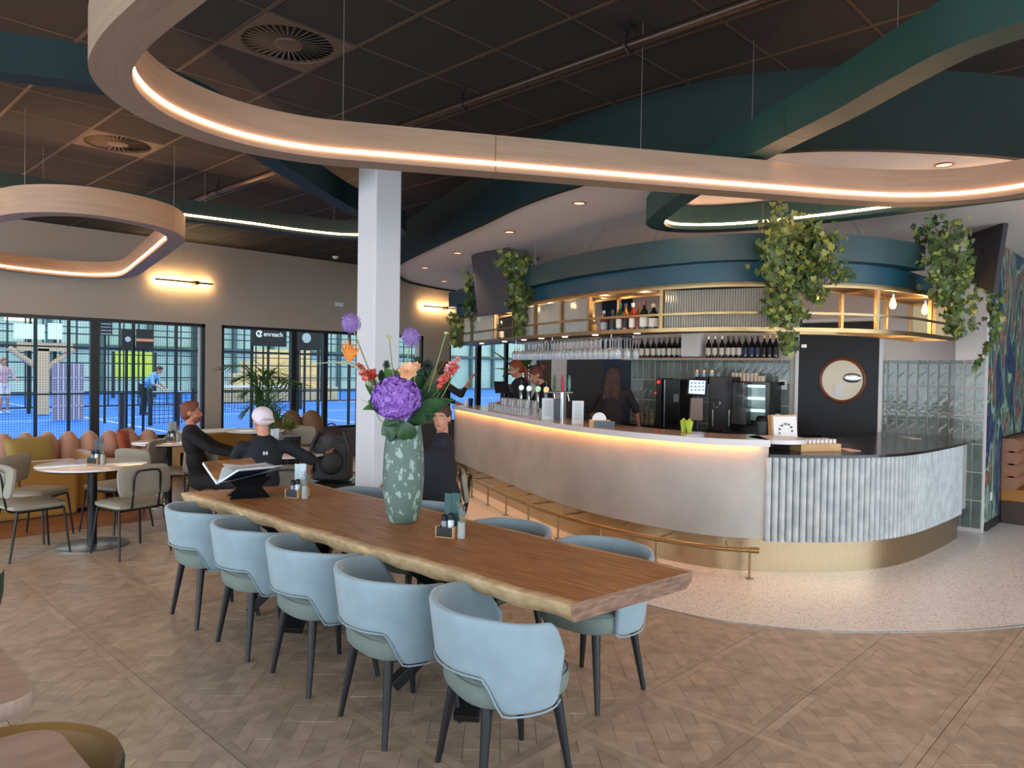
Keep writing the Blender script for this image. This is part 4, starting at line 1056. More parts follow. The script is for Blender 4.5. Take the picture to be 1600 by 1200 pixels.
def allium(px, py, lab, r=.045, dd=0):
    c = vp(px, py, dd); t = thing('allium_flower', lab, 'flower', tuple(c), 0, 'lilac alliums in the vase'); mb = MB()
    for k in range(150):
        z = 1-2*(k+.5)/150; a = k*2.39996; d = Vector((math.sqrt(1-z*z)*math.cos(a), math.sqrt(1-z*z)*math.sin(a), z)); d *= r*rf.uniform(.85, 1.08)
        n_ = d.normalized(); x = n_.orthogonal().normalized(); y = n_.cross(x)
        for q in range(5):
            an = q*2*PI/5+a; e = x*math.cos(an)+y*math.sin(an); s = x*math.cos(an+.5)+y*math.sin(an+.5); k0 = len(mb.v)
            mb.v += [c+d, c+d+e*.014+n_*.004, c+d+s*.009]; mb.face((k0, k0+1, k0+2))
        mb.cyl(c, c+d, .0006, n=3, caps=False)
    mb.ell(c, r*.8, n=12, m=8)
    tag(mb.build('florets', mat('allium_petal', '#8E6BB0', .6, col2='#A98AC8', scale=40), t, smooth=False), kind='stuff'); stem(t, c)
allium(548, 505, 'round lilac allium at upper left of the bouquet', .056, .05); allium(642, 527, 'round lilac allium at upper right of the bouquet', .052, .02)
for px, py, lab in ((608, 526, 'small pale green bud on a thin stem, left one'), (697, 520, 'pale green bud on a long curving stem at right')):
    c = vp(px, py); t = thing('allium_bud', lab, 'flower', tuple(c)); mb = MB().ell(c, .009, n=8, m=6)
    for k in range(18): a = k*2.4; mb.cyl(c, c+Vector((math.cos(a)*.016, math.sin(a)*.016, .006*math.sin(k))), .0015, n=4)
    mb.build('bud', mat('bud_green', '#B7C27A', .6), t); stem(t, c, .0035)
def petals(mb, c, d, n, ln, wd, spread, twist=0, up=None, cupn=.3):
    d = Vector(d).normalized(); x = d.orthogonal().normalized(); y = d.cross(x)
    for q in range(n):
        an = q*2*PI/n+twist; e = x*math.cos(an)+y*math.sin(an); s = d.cross(e)
        tip = c+(d*math.cos(spread)+e*math.sin(spread))*ln; mid = c+(d*math.cos(spread*cupn)+e*math.sin(spread*cupn))*ln*.0+(tip-c)*.55+d*ln*.08
        k = len(mb.v); mb.v += [Vector(c), mid+s*wd/2, tip, mid-s*wd/2]; mb.face((k, k+1, k+2, k+3))
c = vp(619, 622, -.1); hy = thing('hydrangea_flower', 'large violet hydrangea head at the vase rim', 'flower', tuple(c)); mb = MB()
for k in range(420):
    z = 1-2*(k+.5)/420; a = k*2.39996; d = Vector((math.sqrt(1-z*z)*math.cos(a), math.sqrt(1-z*z)*math.sin(a), z*.86)); p_ = c+d*.132*rf.uniform(.92, 1.04)
    petals(mb, p_, d+Vector((rf.uniform(-.25, .25),)*3), 4, .0225, .024, 1.25, rf.uniform(0, 3))
mb.ell(c, (.118, .118, .1), n=14, m=10)
tag(mb.build('florets', mat('hydrangea_petal', '#7A4AA6', .6, col2='#9D70C6', scale=35, contrast=(.35, .65)), hy, smooth=False), kind='stuff'); stem(hy, c, .006)
def rosefl(px, py, r, dd, lab, col, nm='rose_flower', cat='flower'):
    c = vp(px, py, dd); t = thing(nm, lab, cat, tuple(c)); mb = MB(); view = (Vector((0, 0, H))-c).normalized()*1.1+Vector((0, 0, .45))
    for s in range(5):
        petals(mb, c-Vector((0, 0, r*.3)), view, 7-s//2, r*(1.15-.16*s), r*1.1*(1-.12*s), 1.15-.24*s, s*.6)
    mb.build('petals', mat('petal_'+col, col, .6), t, smooth=False, solid=.0015); stem(t, c, .004); return t
rosefl(637, 577, .055, -.17, 'peach rose above the hydrangea', '#E8B48A')
rosefl(650, 571, .03, -.04, 'small half open peach rose tucked behind the larger one', '#DDAA80')
# bird of paradise
c = vp(545, 566, .0); t = thing('bird_of_paradise', 'orange bird of paradise flower at left of the bouquet', 'flower', tuple(c)); mb = MB()
for k, (dx, dz) in enumerate(((-.035, .085), (-.02, .1), (-.003, .105), (.015, .095), (.035, .08), (.05, .07), (-.028, .07), (.02, .075), (.03, .06))):
    tip = c+CR*dx*1.35+Vector((0, 0, dz*1.35)); mid = c.lerp(tip, .5); s = Vector((CW.x, CW.y, 0))*.004+CR*.012; k0 = len(mb.v)
    mb.v += [c+Vector((0, 0, -.01)), mid+s, tip, mid-s, mid+CW*.008]; mb.face((k0, k0+1, k0+2, k0+4)); mb.face((k0, k0+4, k0+2, k0+3))
mb.build('petals', mat('orange_petal', '#E58A1E', .5, col2='#C96E14', scale=30), t, smooth=False, solid=.001)
mb = MB(); mb.tube([vp(494, 568), vp(520, 566), vp(545, 567), vp(556, 572), vp(575, 590)], [.0015, .005, .009, .009, .006], 8)
mb.build('spathe', mat('spathe_grey', '#9AA08A', .5), t); stem(t, vp(575, 590), .006)
def snap(px0, py0, px1, py1, lab, col):
    a, b = vp(px0, py0), vp(px1, py1); t = thing('snapdragon', lab, 'flower', tuple(a)); mb = MB(); k = 0
    for s in range(26):
        f = s/26; p_ = a.lerp(b, f)+Vector((rf.uniform(-.012, .012), rf.uniform(-.012, .012), rf.uniform(-.01, .01)))*(1.5-f)
        petals(mb, p_, Vector((rf.uniform(-1, 1), rf.uniform(-1, 1), .6)), 5, .027*(1.25-f*.6), .024, .8, s)
    tag(mb.build('blossoms', mat('coral_'+col, col, .6), t, smooth=False), kind='stuff'); stem(t, b, .003); stem(t, a, .003)
snap(686, 603, 716, 572, 'coral snapdragon spray at right of the bouquet', '#D9605A'); snap(700, 580, 718, 560, 'pale pink snapdragon tip at far right', '#E79C9A')
snap(574, 592, 560, 570, 'coral pink spray at left under the bird of paradise', '#D8705F'); snap(583, 583, 579, 592, 'small red blossom cluster left of the hydrangea', '#C94A38')
def leaf(mb, a, b, w, up=Vector((0, 0, 1)), droop=.02, n=6):
    a, b = Vector(a), Vector(b); d = b-a; s = d.cross(up)
    if s.length < 1e-4: s = d.orthogonal()
    s.normalize(); k = len(mb.v); nn = s.cross(d).normalized()
    for i in range(n+1):
        f = i/n; p_ = a+d*f+nn*(droop*math.sin(PI*f)); ww = w/2*math.sin(PI*min(1, f*.93+.07))**.8
        mb.v += [p_-s*ww+nn*ww*.3, p_, p_+s*ww+nn*ww*.3]
    for i in range(n):
        q = k+i*3; mb.face((q, q+1, q+4, q+3)); mb.face((q+1, q+2, q+5, q+4))
fol = thing('bouquet_foliage', 'dark green leaves, thistles and grasses filling the bouquet', 'foliage', tuple(VT))
for a_, b_, w_, dd in (((640, 650), (712, 625), .05, 0), ((645, 640), (690, 600), .05, .05), ((650, 620), (676, 575), .06, .1), ((610, 610), (590, 585), .05, .06), ((602, 640), (566, 640), .035, .02), ((640, 665), (680, 650), .06, .02), ((620, 665), (596, 680), .05, -.02), ((640, 640), (700, 600), .06, .03), ((630, 655), (597, 665), .05, -.05), ((625, 655), (590, 640), .05, -.05), ((625, 660), (608, 690), .06, -.08), ((632, 660), (640, 688), .07, -.09), ((640, 655), (668, 660), .06, -.05),
                       ((632, 650), (672, 625), .07, .02), ((640, 640), (662, 570), .05, .08), ((618, 600), (600, 575), .04, .05), ((640, 610), (660, 590), .07, .03), ((625, 600), (622, 575), .05, .06), ((600, 650), (575, 625), .035, 0), ((600, 640), (570, 600), .03, .02), ((636, 640), (690, 640), .06, -.03), ((650, 640), (700, 632), .05, -.05)):
    mb = MB(); leaf(mb, vp(*a_, dd), vp(*b_, dd*.5), w_*1.7, up=(CW*-.9+Vector((rf.uniform(-.3, .3), rf.uniform(-.3, .3), .5)))); mb.build('leaf', M_leafd if w_ > .045 else M_leafm, fol)
mb = MB()
for px, py, r in ((652, 567, .03), (668, 572, .03), (660, 585, .032), (604, 570, .02), (600, 590, .025), (613, 585, .024), (596, 583, .015), (584, 600, .018), (648, 592, .025)):
    c = vp(px, py, .05)
    for k in range(42): z = 1-2*(k+.5)/42; a = k*2.4; d = Vector((math.sqrt(1-z*z)*math.cos(a), math.sqrt(1-z*z)*math.sin(a), z)); leaf(mb, c, c+d*r*1.7, r*.75, n=2, droop=.002)
tag(mb.build('thistle_head', mat('thistle_green', '#34483C', .6, col2='#4D5B48', scale=30), fol, smooth=False), kind='stuff')
mb = MB()
for k in range(26):
    tp = vp(rf.uniform(672, 715) if k < 16 else rf.uniform(560, 590), rf.uniform(560, 620) if k < 16 else rf.uniform(590, 640), rf.uniform(-.05, .1)); mb.tube([VT, (VT+tp)/2+Vector((0, 0, .03)), tp], .0012, 4)
tag(mb.build('grass_blades', M_stem, fol), kind='stuff')
# ------------------------------------------------------------------ menu holders and book stand on the table
M_bam = mat('bamboo', '#C29A66', .5, col2='#B48A56', scale=10, stretch=(1, 12, 1))
def menu_holder(x, y, z, rz, lab, board, cat='menu holder'):
    t = thing('menu_holder', lab, 'holder', (x, y, z), rz)
    for s in (-1, 1): MB().box((0, .05*s, .03), (.13, .008, .06)).build('side_board', M_bam, t, world=False, smooth=False)
    MB().box((0, 0, .006), (.13, .1, .012)).build('base', M_bam, t, world=False, smooth=False)
    MB().box((-.062, 0, .03), (.008, .095, .06)).build('end_board', M_bam, t, world=False, smooth=False)
    MB().box((.062, 0, .03), (.008, .095, .05)).build('end_plate', M_black, t, world=False, smooth=False)
    c = thing('menu_card', board[1], 'menu'); c.location = (x, y, z+.0125); c.rotation_euler = (0, 0, rz)
    bm_ = MB().box((-.03, .012, .115), (.006, .075, .225)).box((-.03, -.028, .115), (.006, .0, .0))
    M_b = mat('card_'+board[0], board[0], .5)
    MB().box((-.03, .022, .11), (.005, .05, .215), M=Matrix.Rotation(.12, 3, 'Z')).build('cover', M_b, c, world=False, smooth=False)
    MB().box((-.03, -.026, .108), (.005, .042, .21), M=Matrix.Rotation(-.1, 3, 'Z')).build('cover', M_b, c, world=False, smooth=False)
    MB().box((-.034, .025, .17), (.002, .008, .008)).build('stud', M_brass, c, world=False, smooth=False)
    MB().box((-.034, .0, .125), (.002, .06, .004)).build('title_line', mat('title_cream', '#C9BFA4', .6), c, world=False, smooth=False)
    R = Matrix.Rotation(rz, 3, 'Z'); W_ = lambda q: Vector((x, y, z))+R @ Vector(q)
    for k, (q, h, col, lb) in enumerate((((.02, .018, .0125), .11, '#C9D2DA', 'small pale sauce bottle with black cap in the '), ((.02, -.022, .0125), .1, '#6F7C86', 'small grey mill with black cap in the '))):
        p = W_(q); b = thing('sauce_bottle', lb+board[2], 'bottle', tuple(p))
        MB().lathe([(.017, 0), (.018, .01), (.018, h*.65), (.014, h*.75)], n=16).build('body', mat('bot_'+col, col, .3), b, world=False)
        MB().lathe([(.0165, h*.72), (.0165, h), (.012, h+.005)], n=16).build('cap', M_black, b, world=False)
    p = W_((.03, .085, 0)); v = thing('bud_vase', 'little ribbed glass vase with dried sprigs beside the '+board[2], 'vase', tuple(p))
    MB().lathe([(.001, 0), (.022, 0), (.023, .02), (.02, .08), (.022, .09), (.019, .088), (.018, .01), (.001, .008)], n=14, cap0=False, cap1=False).build('body', mat('rib_clear', '#D9DEDC', .1, trans=.6, ior=1.3, bump=.8, scale=60), v, world=False)
    sp = MB()
    for k in range(16):
        a = k*2.4; tp = Vector((math.cos(a)*.03*rf.random(), math.sin(a)*.03*rf.random(), rf.uniform(.13, .2))); sp.tube([(0, 0, .02), tp*.5+Vector((0, 0, .02)), tp], .0008, 4)
        for q in range(5): sp.ell(tp+Vector((rf.uniform(-.008, .008), rf.uniform(-.008, .008), -.008*q)), .0028, n=5, m=4)
    tag(sp.build('dried_sprigs', mat('dried_sprig', '#8E8C5A', .8, col2='#7A7FA0', scale=14), v, world=False), kind='stuff')
p = atz(708, 838, TZ1); menu_holder(p.x, p.y+.03, TZ1, -2.3-.45, 'bamboo menu holder on the table, right of the vase', ('#1F4A48', 'dark teal folded menu standing right of the vase', 'holder right of the tall vase'))
p = atz(468, 777, TZ1); menu_holder(p.x, p.y+.03, TZ1, -2.3-.45, 'bamboo menu holder at the far part of the long table', ('#B9CCD0', 'pale blue menu card standing between book stand and vase', 'holder beside the book stand'))
p = atz(160, 717, .75); menu_holder(2.2, 7.42, .75, -2.5, 'wooden menu holder on the left round table', ('#2A2C2E', 'dark menu card on the left round table', 'holder on the left round table'))
p = atz(462, 712, .75); menu_holder(3.98, 7.45, .75, -2.3, 'wooden menu holder on the middle round table', ('#B4C6CC', 'pale menu card on the middle round table', 'holder on the middle round table'))
p = atz(385, 693, .75); menu_holder(3.5, 9.05, .75, -2.3, 'small wooden holder behind the bearded man', ('#6F7466', 'grey menu card behind the bearded man', 'holder behind the bearded man'))
# book stand
bs = thing('book_stand', 'black crossed folding book stand on the far end of the table', 'stand', (2.42, 4.85, TZ1)); bc = Vector((2.40, 4.86, TZ1))
ax = (atz(422, 777, TZ1)-atz(359, 781, TZ1)).normalized(); pr_ = Vector((-ax.y, ax.x, 0))
def plate(c, u, v, th, name, m, par, **k):
    n = u.cross(v).normalized(); mb = MB()
    for s in (-.5, .5):
        for a, b in ((-.5, -.5), (.5, -.5), (.5, .5), (-.5, .5)): mb.v.append(c+u*a+v*b+n*th*s)
    for f in ((3,2,1,0), (4,5,6,7), (0,1,5,4), (1,2,6,5), (2,3,7,6), (3,0,4,7)): mb.face(f)
    return mb.build(name, m, par, smooth=False, **k)
f0, f1, b0 = atz(359, 781, TZ1), atz(422, 777, TZ1), atz(328, 772, TZ1)
L_ = (f1-f0); hgt = .155
def xleaf(b, top, name):
    # one leaf of the crossed stand, waisted in the middle
    w = L_*.5; m_ = (b+top)/2; P_ = [b-w, b+w, m_+w*.58, top+w*1.05, top-w*1.05, m_-w*.58]; n = L_.cross(top-b).normalized()*.007; mb = MB(); mb.v = [p+n*s_ for s_ in (-1, 1) for p in P_]
    mb.face((5, 4, 3, 2, 1, 0)); mb.face((6, 7, 8, 9, 10, 11))
    for k in range(6): q = (k+1) % 6; mb.face((k, q, q+6, k+6))
    mb.build(name, M_black, bs, smooth=False)
c0 = (f0+f1)/2
xleaf(c0, c0+pr_*.16+Vector((0, 0, .15)), 'front_leaf'); xleaf(c0+pr_*.17, c0-pr_*.0+Vector((0, 0, .14)), 'rear_leaf')
bk = thing('open_book', 'open picture book lying on the black book stand', 'book', tuple((f0+f1)/2+pr_*.1+Vector((0, 0, .13))))
def slabq(pts, th, name, m, par):
    a, b, c, d = pts; n = (b-a).cross(d-a).normalized(); mb = MB(); mb.v = [p+n*s for s in (0, th) for p in pts]
    for f in ((3,2,1,0), (4,5,6,7), (0,1,5,4), (1,2,6,5), (2,3,7,6), (3,0,4,7)): mb.face(f)
    return mb.build(name, m, par, smooth=False)
S0, S1 = atd(339, 754, 4.98), atd(404, 729, 5.35)
L0, L1 = atd(317, 722, 5.12), atd(393, 716, 5.6); R0, R1 = atd(372, 733, 4.92), atd(440, 727, 5.25)
slabq([S0, S1, L1, L0], -.018, 'left_page_block', mat('page_white', '#D8DADC', .6), bk)
slabq([S0.lerp(L0, .1)+Vector((0, 0, .004)), S1.lerp(L1, .1)+Vector((0, 0, .004)), S1.lerp(L1, .97)+Vector((0, 0, .004)), S0.lerp(L0, .97)+Vector((0, 0, .004))], .002, 'photo_page', mat('page_photo', '#4A3226', .4, col2='#C9935A', scale=5, contrast=(.4, .7)), bk)
for k in range(5):
    f = k/4; a, b = S0.lerp(S1, .02), S0.lerp(S1, .9); u = R0.lerp(L0, .12+.3*f)+Vector((0, 0, .006*f)); v = R1.lerp(L1, .12+.3*f)+Vector((0, 0, .006*f))
    slabq([a, b, b.lerp(v, .86), a.lerp(u, .86)], .0015, 'fanned_page', mat('page_white', ''), bk)
slabq([S0, R0, R1, S1], -.014, 'right_page_block', mat('page_white', ''), bk)
slabq([S0-Vector((0, 0, .016)), R0-Vector((0, 0, .014)), R1-Vector((0, 0, .014)), S1-Vector((0, 0, .016))], -.003, 'cover', mat('cover_navy', '#1F2A3A', .4), bk)
slabq([atd(340, 755, 4.9), atd(362, 751, 4.88), atd(436, 733, 5.1), atd(440, 728, 5.22), atd(372, 734, 4.9)][:4], -.003, 'cover', mat('cover_navy', ''), bk)
# ------------------------------------------------------------------ ivy hanging from canopy and screens
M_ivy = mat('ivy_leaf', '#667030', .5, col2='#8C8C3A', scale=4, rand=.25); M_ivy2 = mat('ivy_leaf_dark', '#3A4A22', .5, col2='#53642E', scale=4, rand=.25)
def ivymesh(name, m, s=1.0):
    mb = MB(); o = [(0, 0), (.35, -.12), (.5, .12), (.36, .32), (.42, .62), (.16, .58), (0, 1.0), (-.16, .58), (-.42, .62), (-.36, .32), (-.5, .12), (-.35, -.12)]
    mb.v = [Vector((x*s, y*s, (.12*abs(x)-.06*y*y)*s)) for x, y in o]+[Vector((0, .38*s, -.0))]
    for i in range(12): mb.face((i, (i+1) % 12, 12))
    me = mb.build(name, m, world=False, smooth=False, link=False).data; return me
IV = [ivymesh('ivy_leaf', M_ivy), ivymesh('ivy_leaf', M_ivy2)]
def ivy(lab, strands, n, size, dep, seed, parts, light=.5, spread=.12):
    # strands: polylines of photograph points the trailing stems follow
    r_ = random.Random(seed); cpt = atd(*strands[0][0], dep); t = thing('hanging_ivy', lab, 'plant', tuple(cpt)); tot = 0
    L = []
    for s in strands:
        dd = r_.uniform(-.12, .12); P_ = [atd(x, y, dep+dd) for x, y in s]; L.append(P_)
        MB().tube(spline(P_, 4), .004, 5).build('vine', mat('vine_stem', '#5A5A34', .7), t)
    W_ = [sum((p[i+1]-p[i]).length for i in range(len(p)-1)) for p in L]; S = sum(W_); lv = []
    for P_, w in zip(L, W_):
        sp = spline(P_, 8)
        for k in range(max(3, int(n*w/S))):
            f = r_.random()**.85; p = sp[min(len(sp)-1, int(f*len(sp)))]; sd = spread*(1-.55*f)
            c = p+Vector((r_.gauss(0, sd*.6), r_.gauss(0, sd*.6), r_.gauss(0, sd*.5)))
            M = Matrix.Rotation(r_.uniform(-.9, .9)-YAW+PI, 3, 'Z') @ Matrix.Rotation(-PI/2+r_.uniform(-.7, .7), 3, 'X') @ Matrix.Rotation(r_.uniform(-.7, .7), 3, 'Z')
            lv.append((c, M, size*r_.uniform(.7, 1.2), 0 if r_.random() < light*(1.2-f) else 1))  # yellow leaves favour the strand tops: lamplight put into the leaf colour
    st = MB(), MB()
    for i, (c, M, s, w) in enumerate(lv):
        if i < parts:
            o = bpy.data.objects.new('ivy_leaf', IV[w]); COL.objects.link(o); o.parent = t; o.location = c-t.location; o.rotation_euler = M.to_euler(); o.scale = (s, s, s)
        else:
            k = len(st[w].v); st[w].v += [c+M @ (v.co*s) for v in IV[w].vertices]
            for p in IV[w].polygons: st[w].face([k+q for q in p.vertices])
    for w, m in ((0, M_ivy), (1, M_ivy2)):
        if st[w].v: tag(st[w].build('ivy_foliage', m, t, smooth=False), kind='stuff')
    return t
DI = on_path(1245, SP_C)[0].dot(CW)-.12-.0+(H*0)
dI = (on_path(1245, SP_C)[0]+Vector((0, 0, 0))).dot(Vector((CW.x, CW.y, 0)))-.08
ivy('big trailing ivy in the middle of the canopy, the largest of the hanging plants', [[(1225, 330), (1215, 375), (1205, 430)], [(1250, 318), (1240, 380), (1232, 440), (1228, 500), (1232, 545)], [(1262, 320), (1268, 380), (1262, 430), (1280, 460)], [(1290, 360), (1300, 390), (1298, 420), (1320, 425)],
      [(1215, 380), (1210, 420), (1208, 470), (1212, 500)], [(1230, 370), (1225, 430), (1236, 480), (1246, 498)], [(1270, 350), (1280, 400), (1270, 440)], [(1255, 345), (1250, 400), (1255, 450)], [(1245, 360), (1275, 375), (1295, 370)], [(1240, 350), (1205, 370), (1200, 395)]], 1150, .058, dI, 1, 300, .6)
dI2 = on_path(1440, SP_C)[0].dot(Vector((CW.x, CW.y, 0)))-.1
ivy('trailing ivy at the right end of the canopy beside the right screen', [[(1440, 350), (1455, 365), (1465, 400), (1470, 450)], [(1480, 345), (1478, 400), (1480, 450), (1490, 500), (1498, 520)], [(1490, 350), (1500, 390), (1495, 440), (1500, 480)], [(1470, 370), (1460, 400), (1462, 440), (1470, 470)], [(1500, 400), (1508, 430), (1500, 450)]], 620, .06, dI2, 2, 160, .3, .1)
ivy('loose ivy hanging below the right screen along the tiled pillar', [[(1525, 440), (1520, 470), (1524, 510)], [(1545, 450), (1550, 480), (1555, 520), (1540, 545), (1525, 570)], [(1548, 455), (1558, 490), (1552, 525)]], 170, .058, 7.3, 3, 60, .4, .06)
dI3 = on_path(808, SP_C)[0].dot(Vector((CW.x, CW.y, 0)))-.12
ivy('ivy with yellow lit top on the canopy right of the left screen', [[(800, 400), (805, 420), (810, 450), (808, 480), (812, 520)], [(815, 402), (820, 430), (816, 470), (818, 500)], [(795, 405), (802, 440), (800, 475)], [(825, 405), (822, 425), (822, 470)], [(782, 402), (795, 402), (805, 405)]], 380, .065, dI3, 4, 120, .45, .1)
dI4 = on_path(733, SP_C)[0].dot(Vector((CW.x, CW.y, 0)))-.15
ivy('small ivy left of the left screen at canopy end', [[(733, 430), (735, 450), (732, 475), (726, 480)], [(736, 432), (740, 480), (745, 505), (757, 512)], [(742, 490), (752, 500), (750, 525)]], 210, .065, dI4, 5, 60, .35, .08)
ivy('dark ivy column at the far left end of the canopy', [[(712, 490), (714, 520), (712, 540)], [(708, 495), (710, 525)], [(716, 500), (718, 535)]], 90, .08, dI4+.5, 6, 30, .15, .08)
# palm by the window and agave
pl = atd(425, 690, 8.9); pm = thing('potted_palm', 'slender green palm in a pot in front of second window', 'plant', (pl.x, pl.y, 0))
MB().lathe([(.14, 0), (.19, .32), (.2, .34), (.17, .34), (.16, .28)], n=24).build('pot', mat('pot_grey', '#4A4C4E', .6), pm, world=False)
for k in range(13):
    tipx = [350, 372, 385, 398, 408, 420, 432, 445, 458, 470, 385, 440, 462][k]; tipy = [572, 590, 612, 590, 580, 578, 582, 592, 600, 598, 640, 640, 660][k]; dz = rf.uniform(-.35, .35)
    b = Vector((pl.x, pl.y, .32)); tp = atd(tipx, tipy, 8.9+dz); md = atd(415+(tipx-415)*.35, 640+(tipy-640)*.8-6, 8.9+dz*.4); sp = spline([b, (b+md)/2, md, tp], 6)
    MB().tube(sp, .006, 5).build('frond_stem', M_leafm, pm); mb = MB()
    for i in range(7, len(sp)-1):
        d = (sp[i+1]-sp[i]).normalized()
        for s in (-1, 1):
            sd = d.cross(Vector((0, 0, 1))).normalized()*s; ln = .3*math.sin(PI*(i-4)/(len(sp)-3))+.06
            leaf(mb, sp[i], sp[i]+(sd*.75+d*.7+Vector((0, 0, -.25))).normalized()*ln, .022, n=3, droop=.01)
    mb.build('frond', mat('palm_leaf', '#2C4A26', .5, col2='#3B5E30', scale=6), pm, smooth=False)
ag = atd(453, 668, 8.6); agt = thing('potted_agave', 'small yellow green rosette plant in dark pot by second window', 'plant', (ag.x, ag.y, 0))
MB().lathe([(.1, 0), (.13, ag.z-.1), (.1, ag.z-.1)], n=20).build('pot', M_black, agt, world=False); mb = MB()
for k in range(40):
    z = k/40; a = k*2.4; d = Vector((math.cos(a)*(1-z*.7), math.sin(a)*(1-z*.7), .3+z*.7)); leaf(mb, (0, 0, ag.z-.05), Vector((0, 0, ag.z-.05))+d*.15, .05, n=3)
mb.build('leaves', mat('agave_leaf', '#5A6E2A', .5, col2='#8C8A2E', scale=9), agt, world=False, smooth=False)
pp2 = atx(815, 580, 9.2); 
py_ = atd(812, 575, 10.6); pt2 = thing('window_palm', 'broad leafed plant behind the red haired bartender', 'plant', (py_.x, py_.y, 0))
MB().lathe([(.15, 0), (.2, .4), (.16, .4)], n=20).build('pot', M_black, pt2, world=False); MB().cyl((0, 0, .4), (0, 0, 1.75), .04, .03, n=8).build('trunk', mat('trunk_brown', '#6B5436', .8), pt2, world=False)
for k in range(9):
    a = k*2.4; mb = MB(); leaf(mb, (0, 0, 1.6), (math.cos(a)*.45, math.sin(a)*.45, 1.75+.25*math.sin(k)), .13); mb.build('leaf', M_leafd, pt2, world=False)
# ------------------------------------------------------------------ people
M_skin = mat('skin', '#C08A6E', .55, col2='#B57D63', scale=20)
M_skin2 = mat('skin_warm', '#B07458', .55, col2='#A56A50', scale=20)
M_eye = mat('eye_white', '#D8D4CE', .3); M_iris = mat('iris', '#2A2320', .3); M_lip = mat('lip', '#9A5548', .5)
def basis(fwd, up):
    fwd = Vector(fwd).normalized(); r = fwd.cross(Vector(up)).normalized(); u = r.cross(fwd); return Matrix((r, fwd, u)).transposed()
def person(lab, loc, rz, seated=False, lean=0.0, side=0.0, head=(0, 0), hands=None, elbows=None, skin=M_skin, top='#14161C', legs='#16181E', sleeve=1.0, hair=('short', '#4A3020'), s=1.0, shoes='#1A1A1C', beard=None, cap=None, glasses=False, vox=.011, legpose=None, shorts=False, topm=None):
    t = thing('person', lab, 'person', loc, rz); t.scale = (s, s, s)
    pz = .56 if seated else .94; pel = Vector((0, -.02, pz)); sd = Vector((math.sin(side), math.sin(lean), math.cos(lean)*math.cos(side))).normalized()
    X = Vector((1, 0, 0)); fw = sd.cross(X).normalized()*-1; 
    if fw.y < 0: fw = -fw
    X = fw.cross(sd).normalized(); chest = pel+sd*.36; neck = pel+sd*.54; sh = [neck-sd*.055+X*k*.185 for k in (-1, 1)]
    hy_, hp = head; hf = (Matrix.Rotation(hy_, 3, 'Z') @ Matrix.Rotation(-hp, 3, 'X')) @ Vector((0, 1, 0)); hup = (Matrix.Rotation(hy_, 3, 'Z') @ Matrix.Rotation(-hp, 3, 'X')) @ Vector((0, 0, 1))
    hc = neck+sd*.05+hup*.115+hf*.025; Hm = basis(hf, hup); Hh = lambda v: hc+Hm @ Vector(v)
    hips = [pel+X*k*.09-sd*.02 for k in (-1, 1)]
    if legpose: kn, an = legpose
    elif seated: kn = [Vector((k*.13, .42, .50)) for k in (-1, 1)]; an = [Vector((k*.13, .44, .09)) for k in (-1, 1)]
    else: kn = [Vector((k*.1, .03, .5)) for k in (-1, 1)]; an = [Vector((k*.11, -.02, .09)) for k in (-1, 1)]
    kn = [Vector(v) for v in kn]; an = [Vector(v) for v in an]
    wr_ = [Vector(v) for v in (hands or [(-.27, .06, pz-.06), (.27, .06, pz-.06)])]; el = []
    for i in (0, 1):
        a, b = sh[i], wr_[i]; d = b-a; L = min(d.length, .53); d.normalize(); 
        if (b-a).length > .53: wr_[i] = b = a+d*.53
        h = math.sqrt(max(.0, .27**2-(L/2)**2)); hint = Vector(elbows[i]) if elbows else Vector(((-1, 1)[i]*.5, -.6, -.8)); hint = (hint-d*hint.dot(d)).normalized(); el.append((a+b)/2+hint*h)
    # skin: head, neck, arms, hands and the body core as one surface
    b = MB(); b.ell(Hh((0, -.012, .03)), (.075, .095, .092), Hm, 16, 12); b.ell(Hh((0, .022, -.035)), (.058, .066, .075), Hm, 14, 10); b.ell(Hh((0, .06, -.085)), (.028, .025, .02), Hm, 10, 8)
    b.limb(Hh((0, .083, .018)), Hh((0, .103, -.022)), .008, .0145, 8); b.ell(Hh((0, .072, .038)), (.05, .016, .012), Hm, 10, 6); b.ell(Hh((0, .078, -.052)), (.022, .014, .012), Hm, 8, 6)
    for k in (-1, 1): b.ell(Hh((k*.076, -.008, .0)), (.009, .02, .03), Hm, 8, 8)
    b.limb(neck-sd*.05, Hh((0, -.02, -.06)), .057, .052, 12)
    for i, k in ((0, -1), (1, 1)):
        b.limb(sh[i], el[i], .042, .036); b.limb(el[i], wr_[i], .037, .025)
        d = (wr_[i]-el[i]).normalized(); sx = d.cross(Vector((0, 0, 1)));
        if sx.length < .1: sx = Vector((0, 1, 0))
        sx.normalize(); sx *= k; up = sx.cross(d)*k; pm_ = wr_[i]+d*.05; b.ell(pm_, (.038, .05, .016), basis(d, up), 10, 8)
        for q, (o_, ln) in enumerate(((-.028, .062), (-.010, .074), (.009, .07), (.027, .055))):
            p0 = wr_[i]+d*.085+sx*o_; p1 = p0+d*ln*.5-up*.006; p2 = p1+d*ln*.42-up*.026; b.limb(p0, p1, .0095, .009, 6); b.limb(p1, p2, .009, .0075, 6)
        p0 = wr_[i]+d*.035-sx*.03; p1 = p0-sx*.025+d*.028-up*.008; b.limb(p0, p1, .0115, .0105, 6); b.limb(p1, p1+d*.03-up*.01, .0105, .009, 6)
    b.ell(chest+sd*.03, (.135, .085, .19), basis(fw, sd), 14, 10); b.limb(pel, chest, .085, .08, 12)
    for i in (0, 1): b.limb(hips[i], kn[i], .07, .05); b.limb(kn[i], an[i], .05, .035); b.limb(neck-sd*.06, sh[i], .05, .045); b.limb(an[i], an[i]+Vector((0, .1, -.045)), .033, .03)
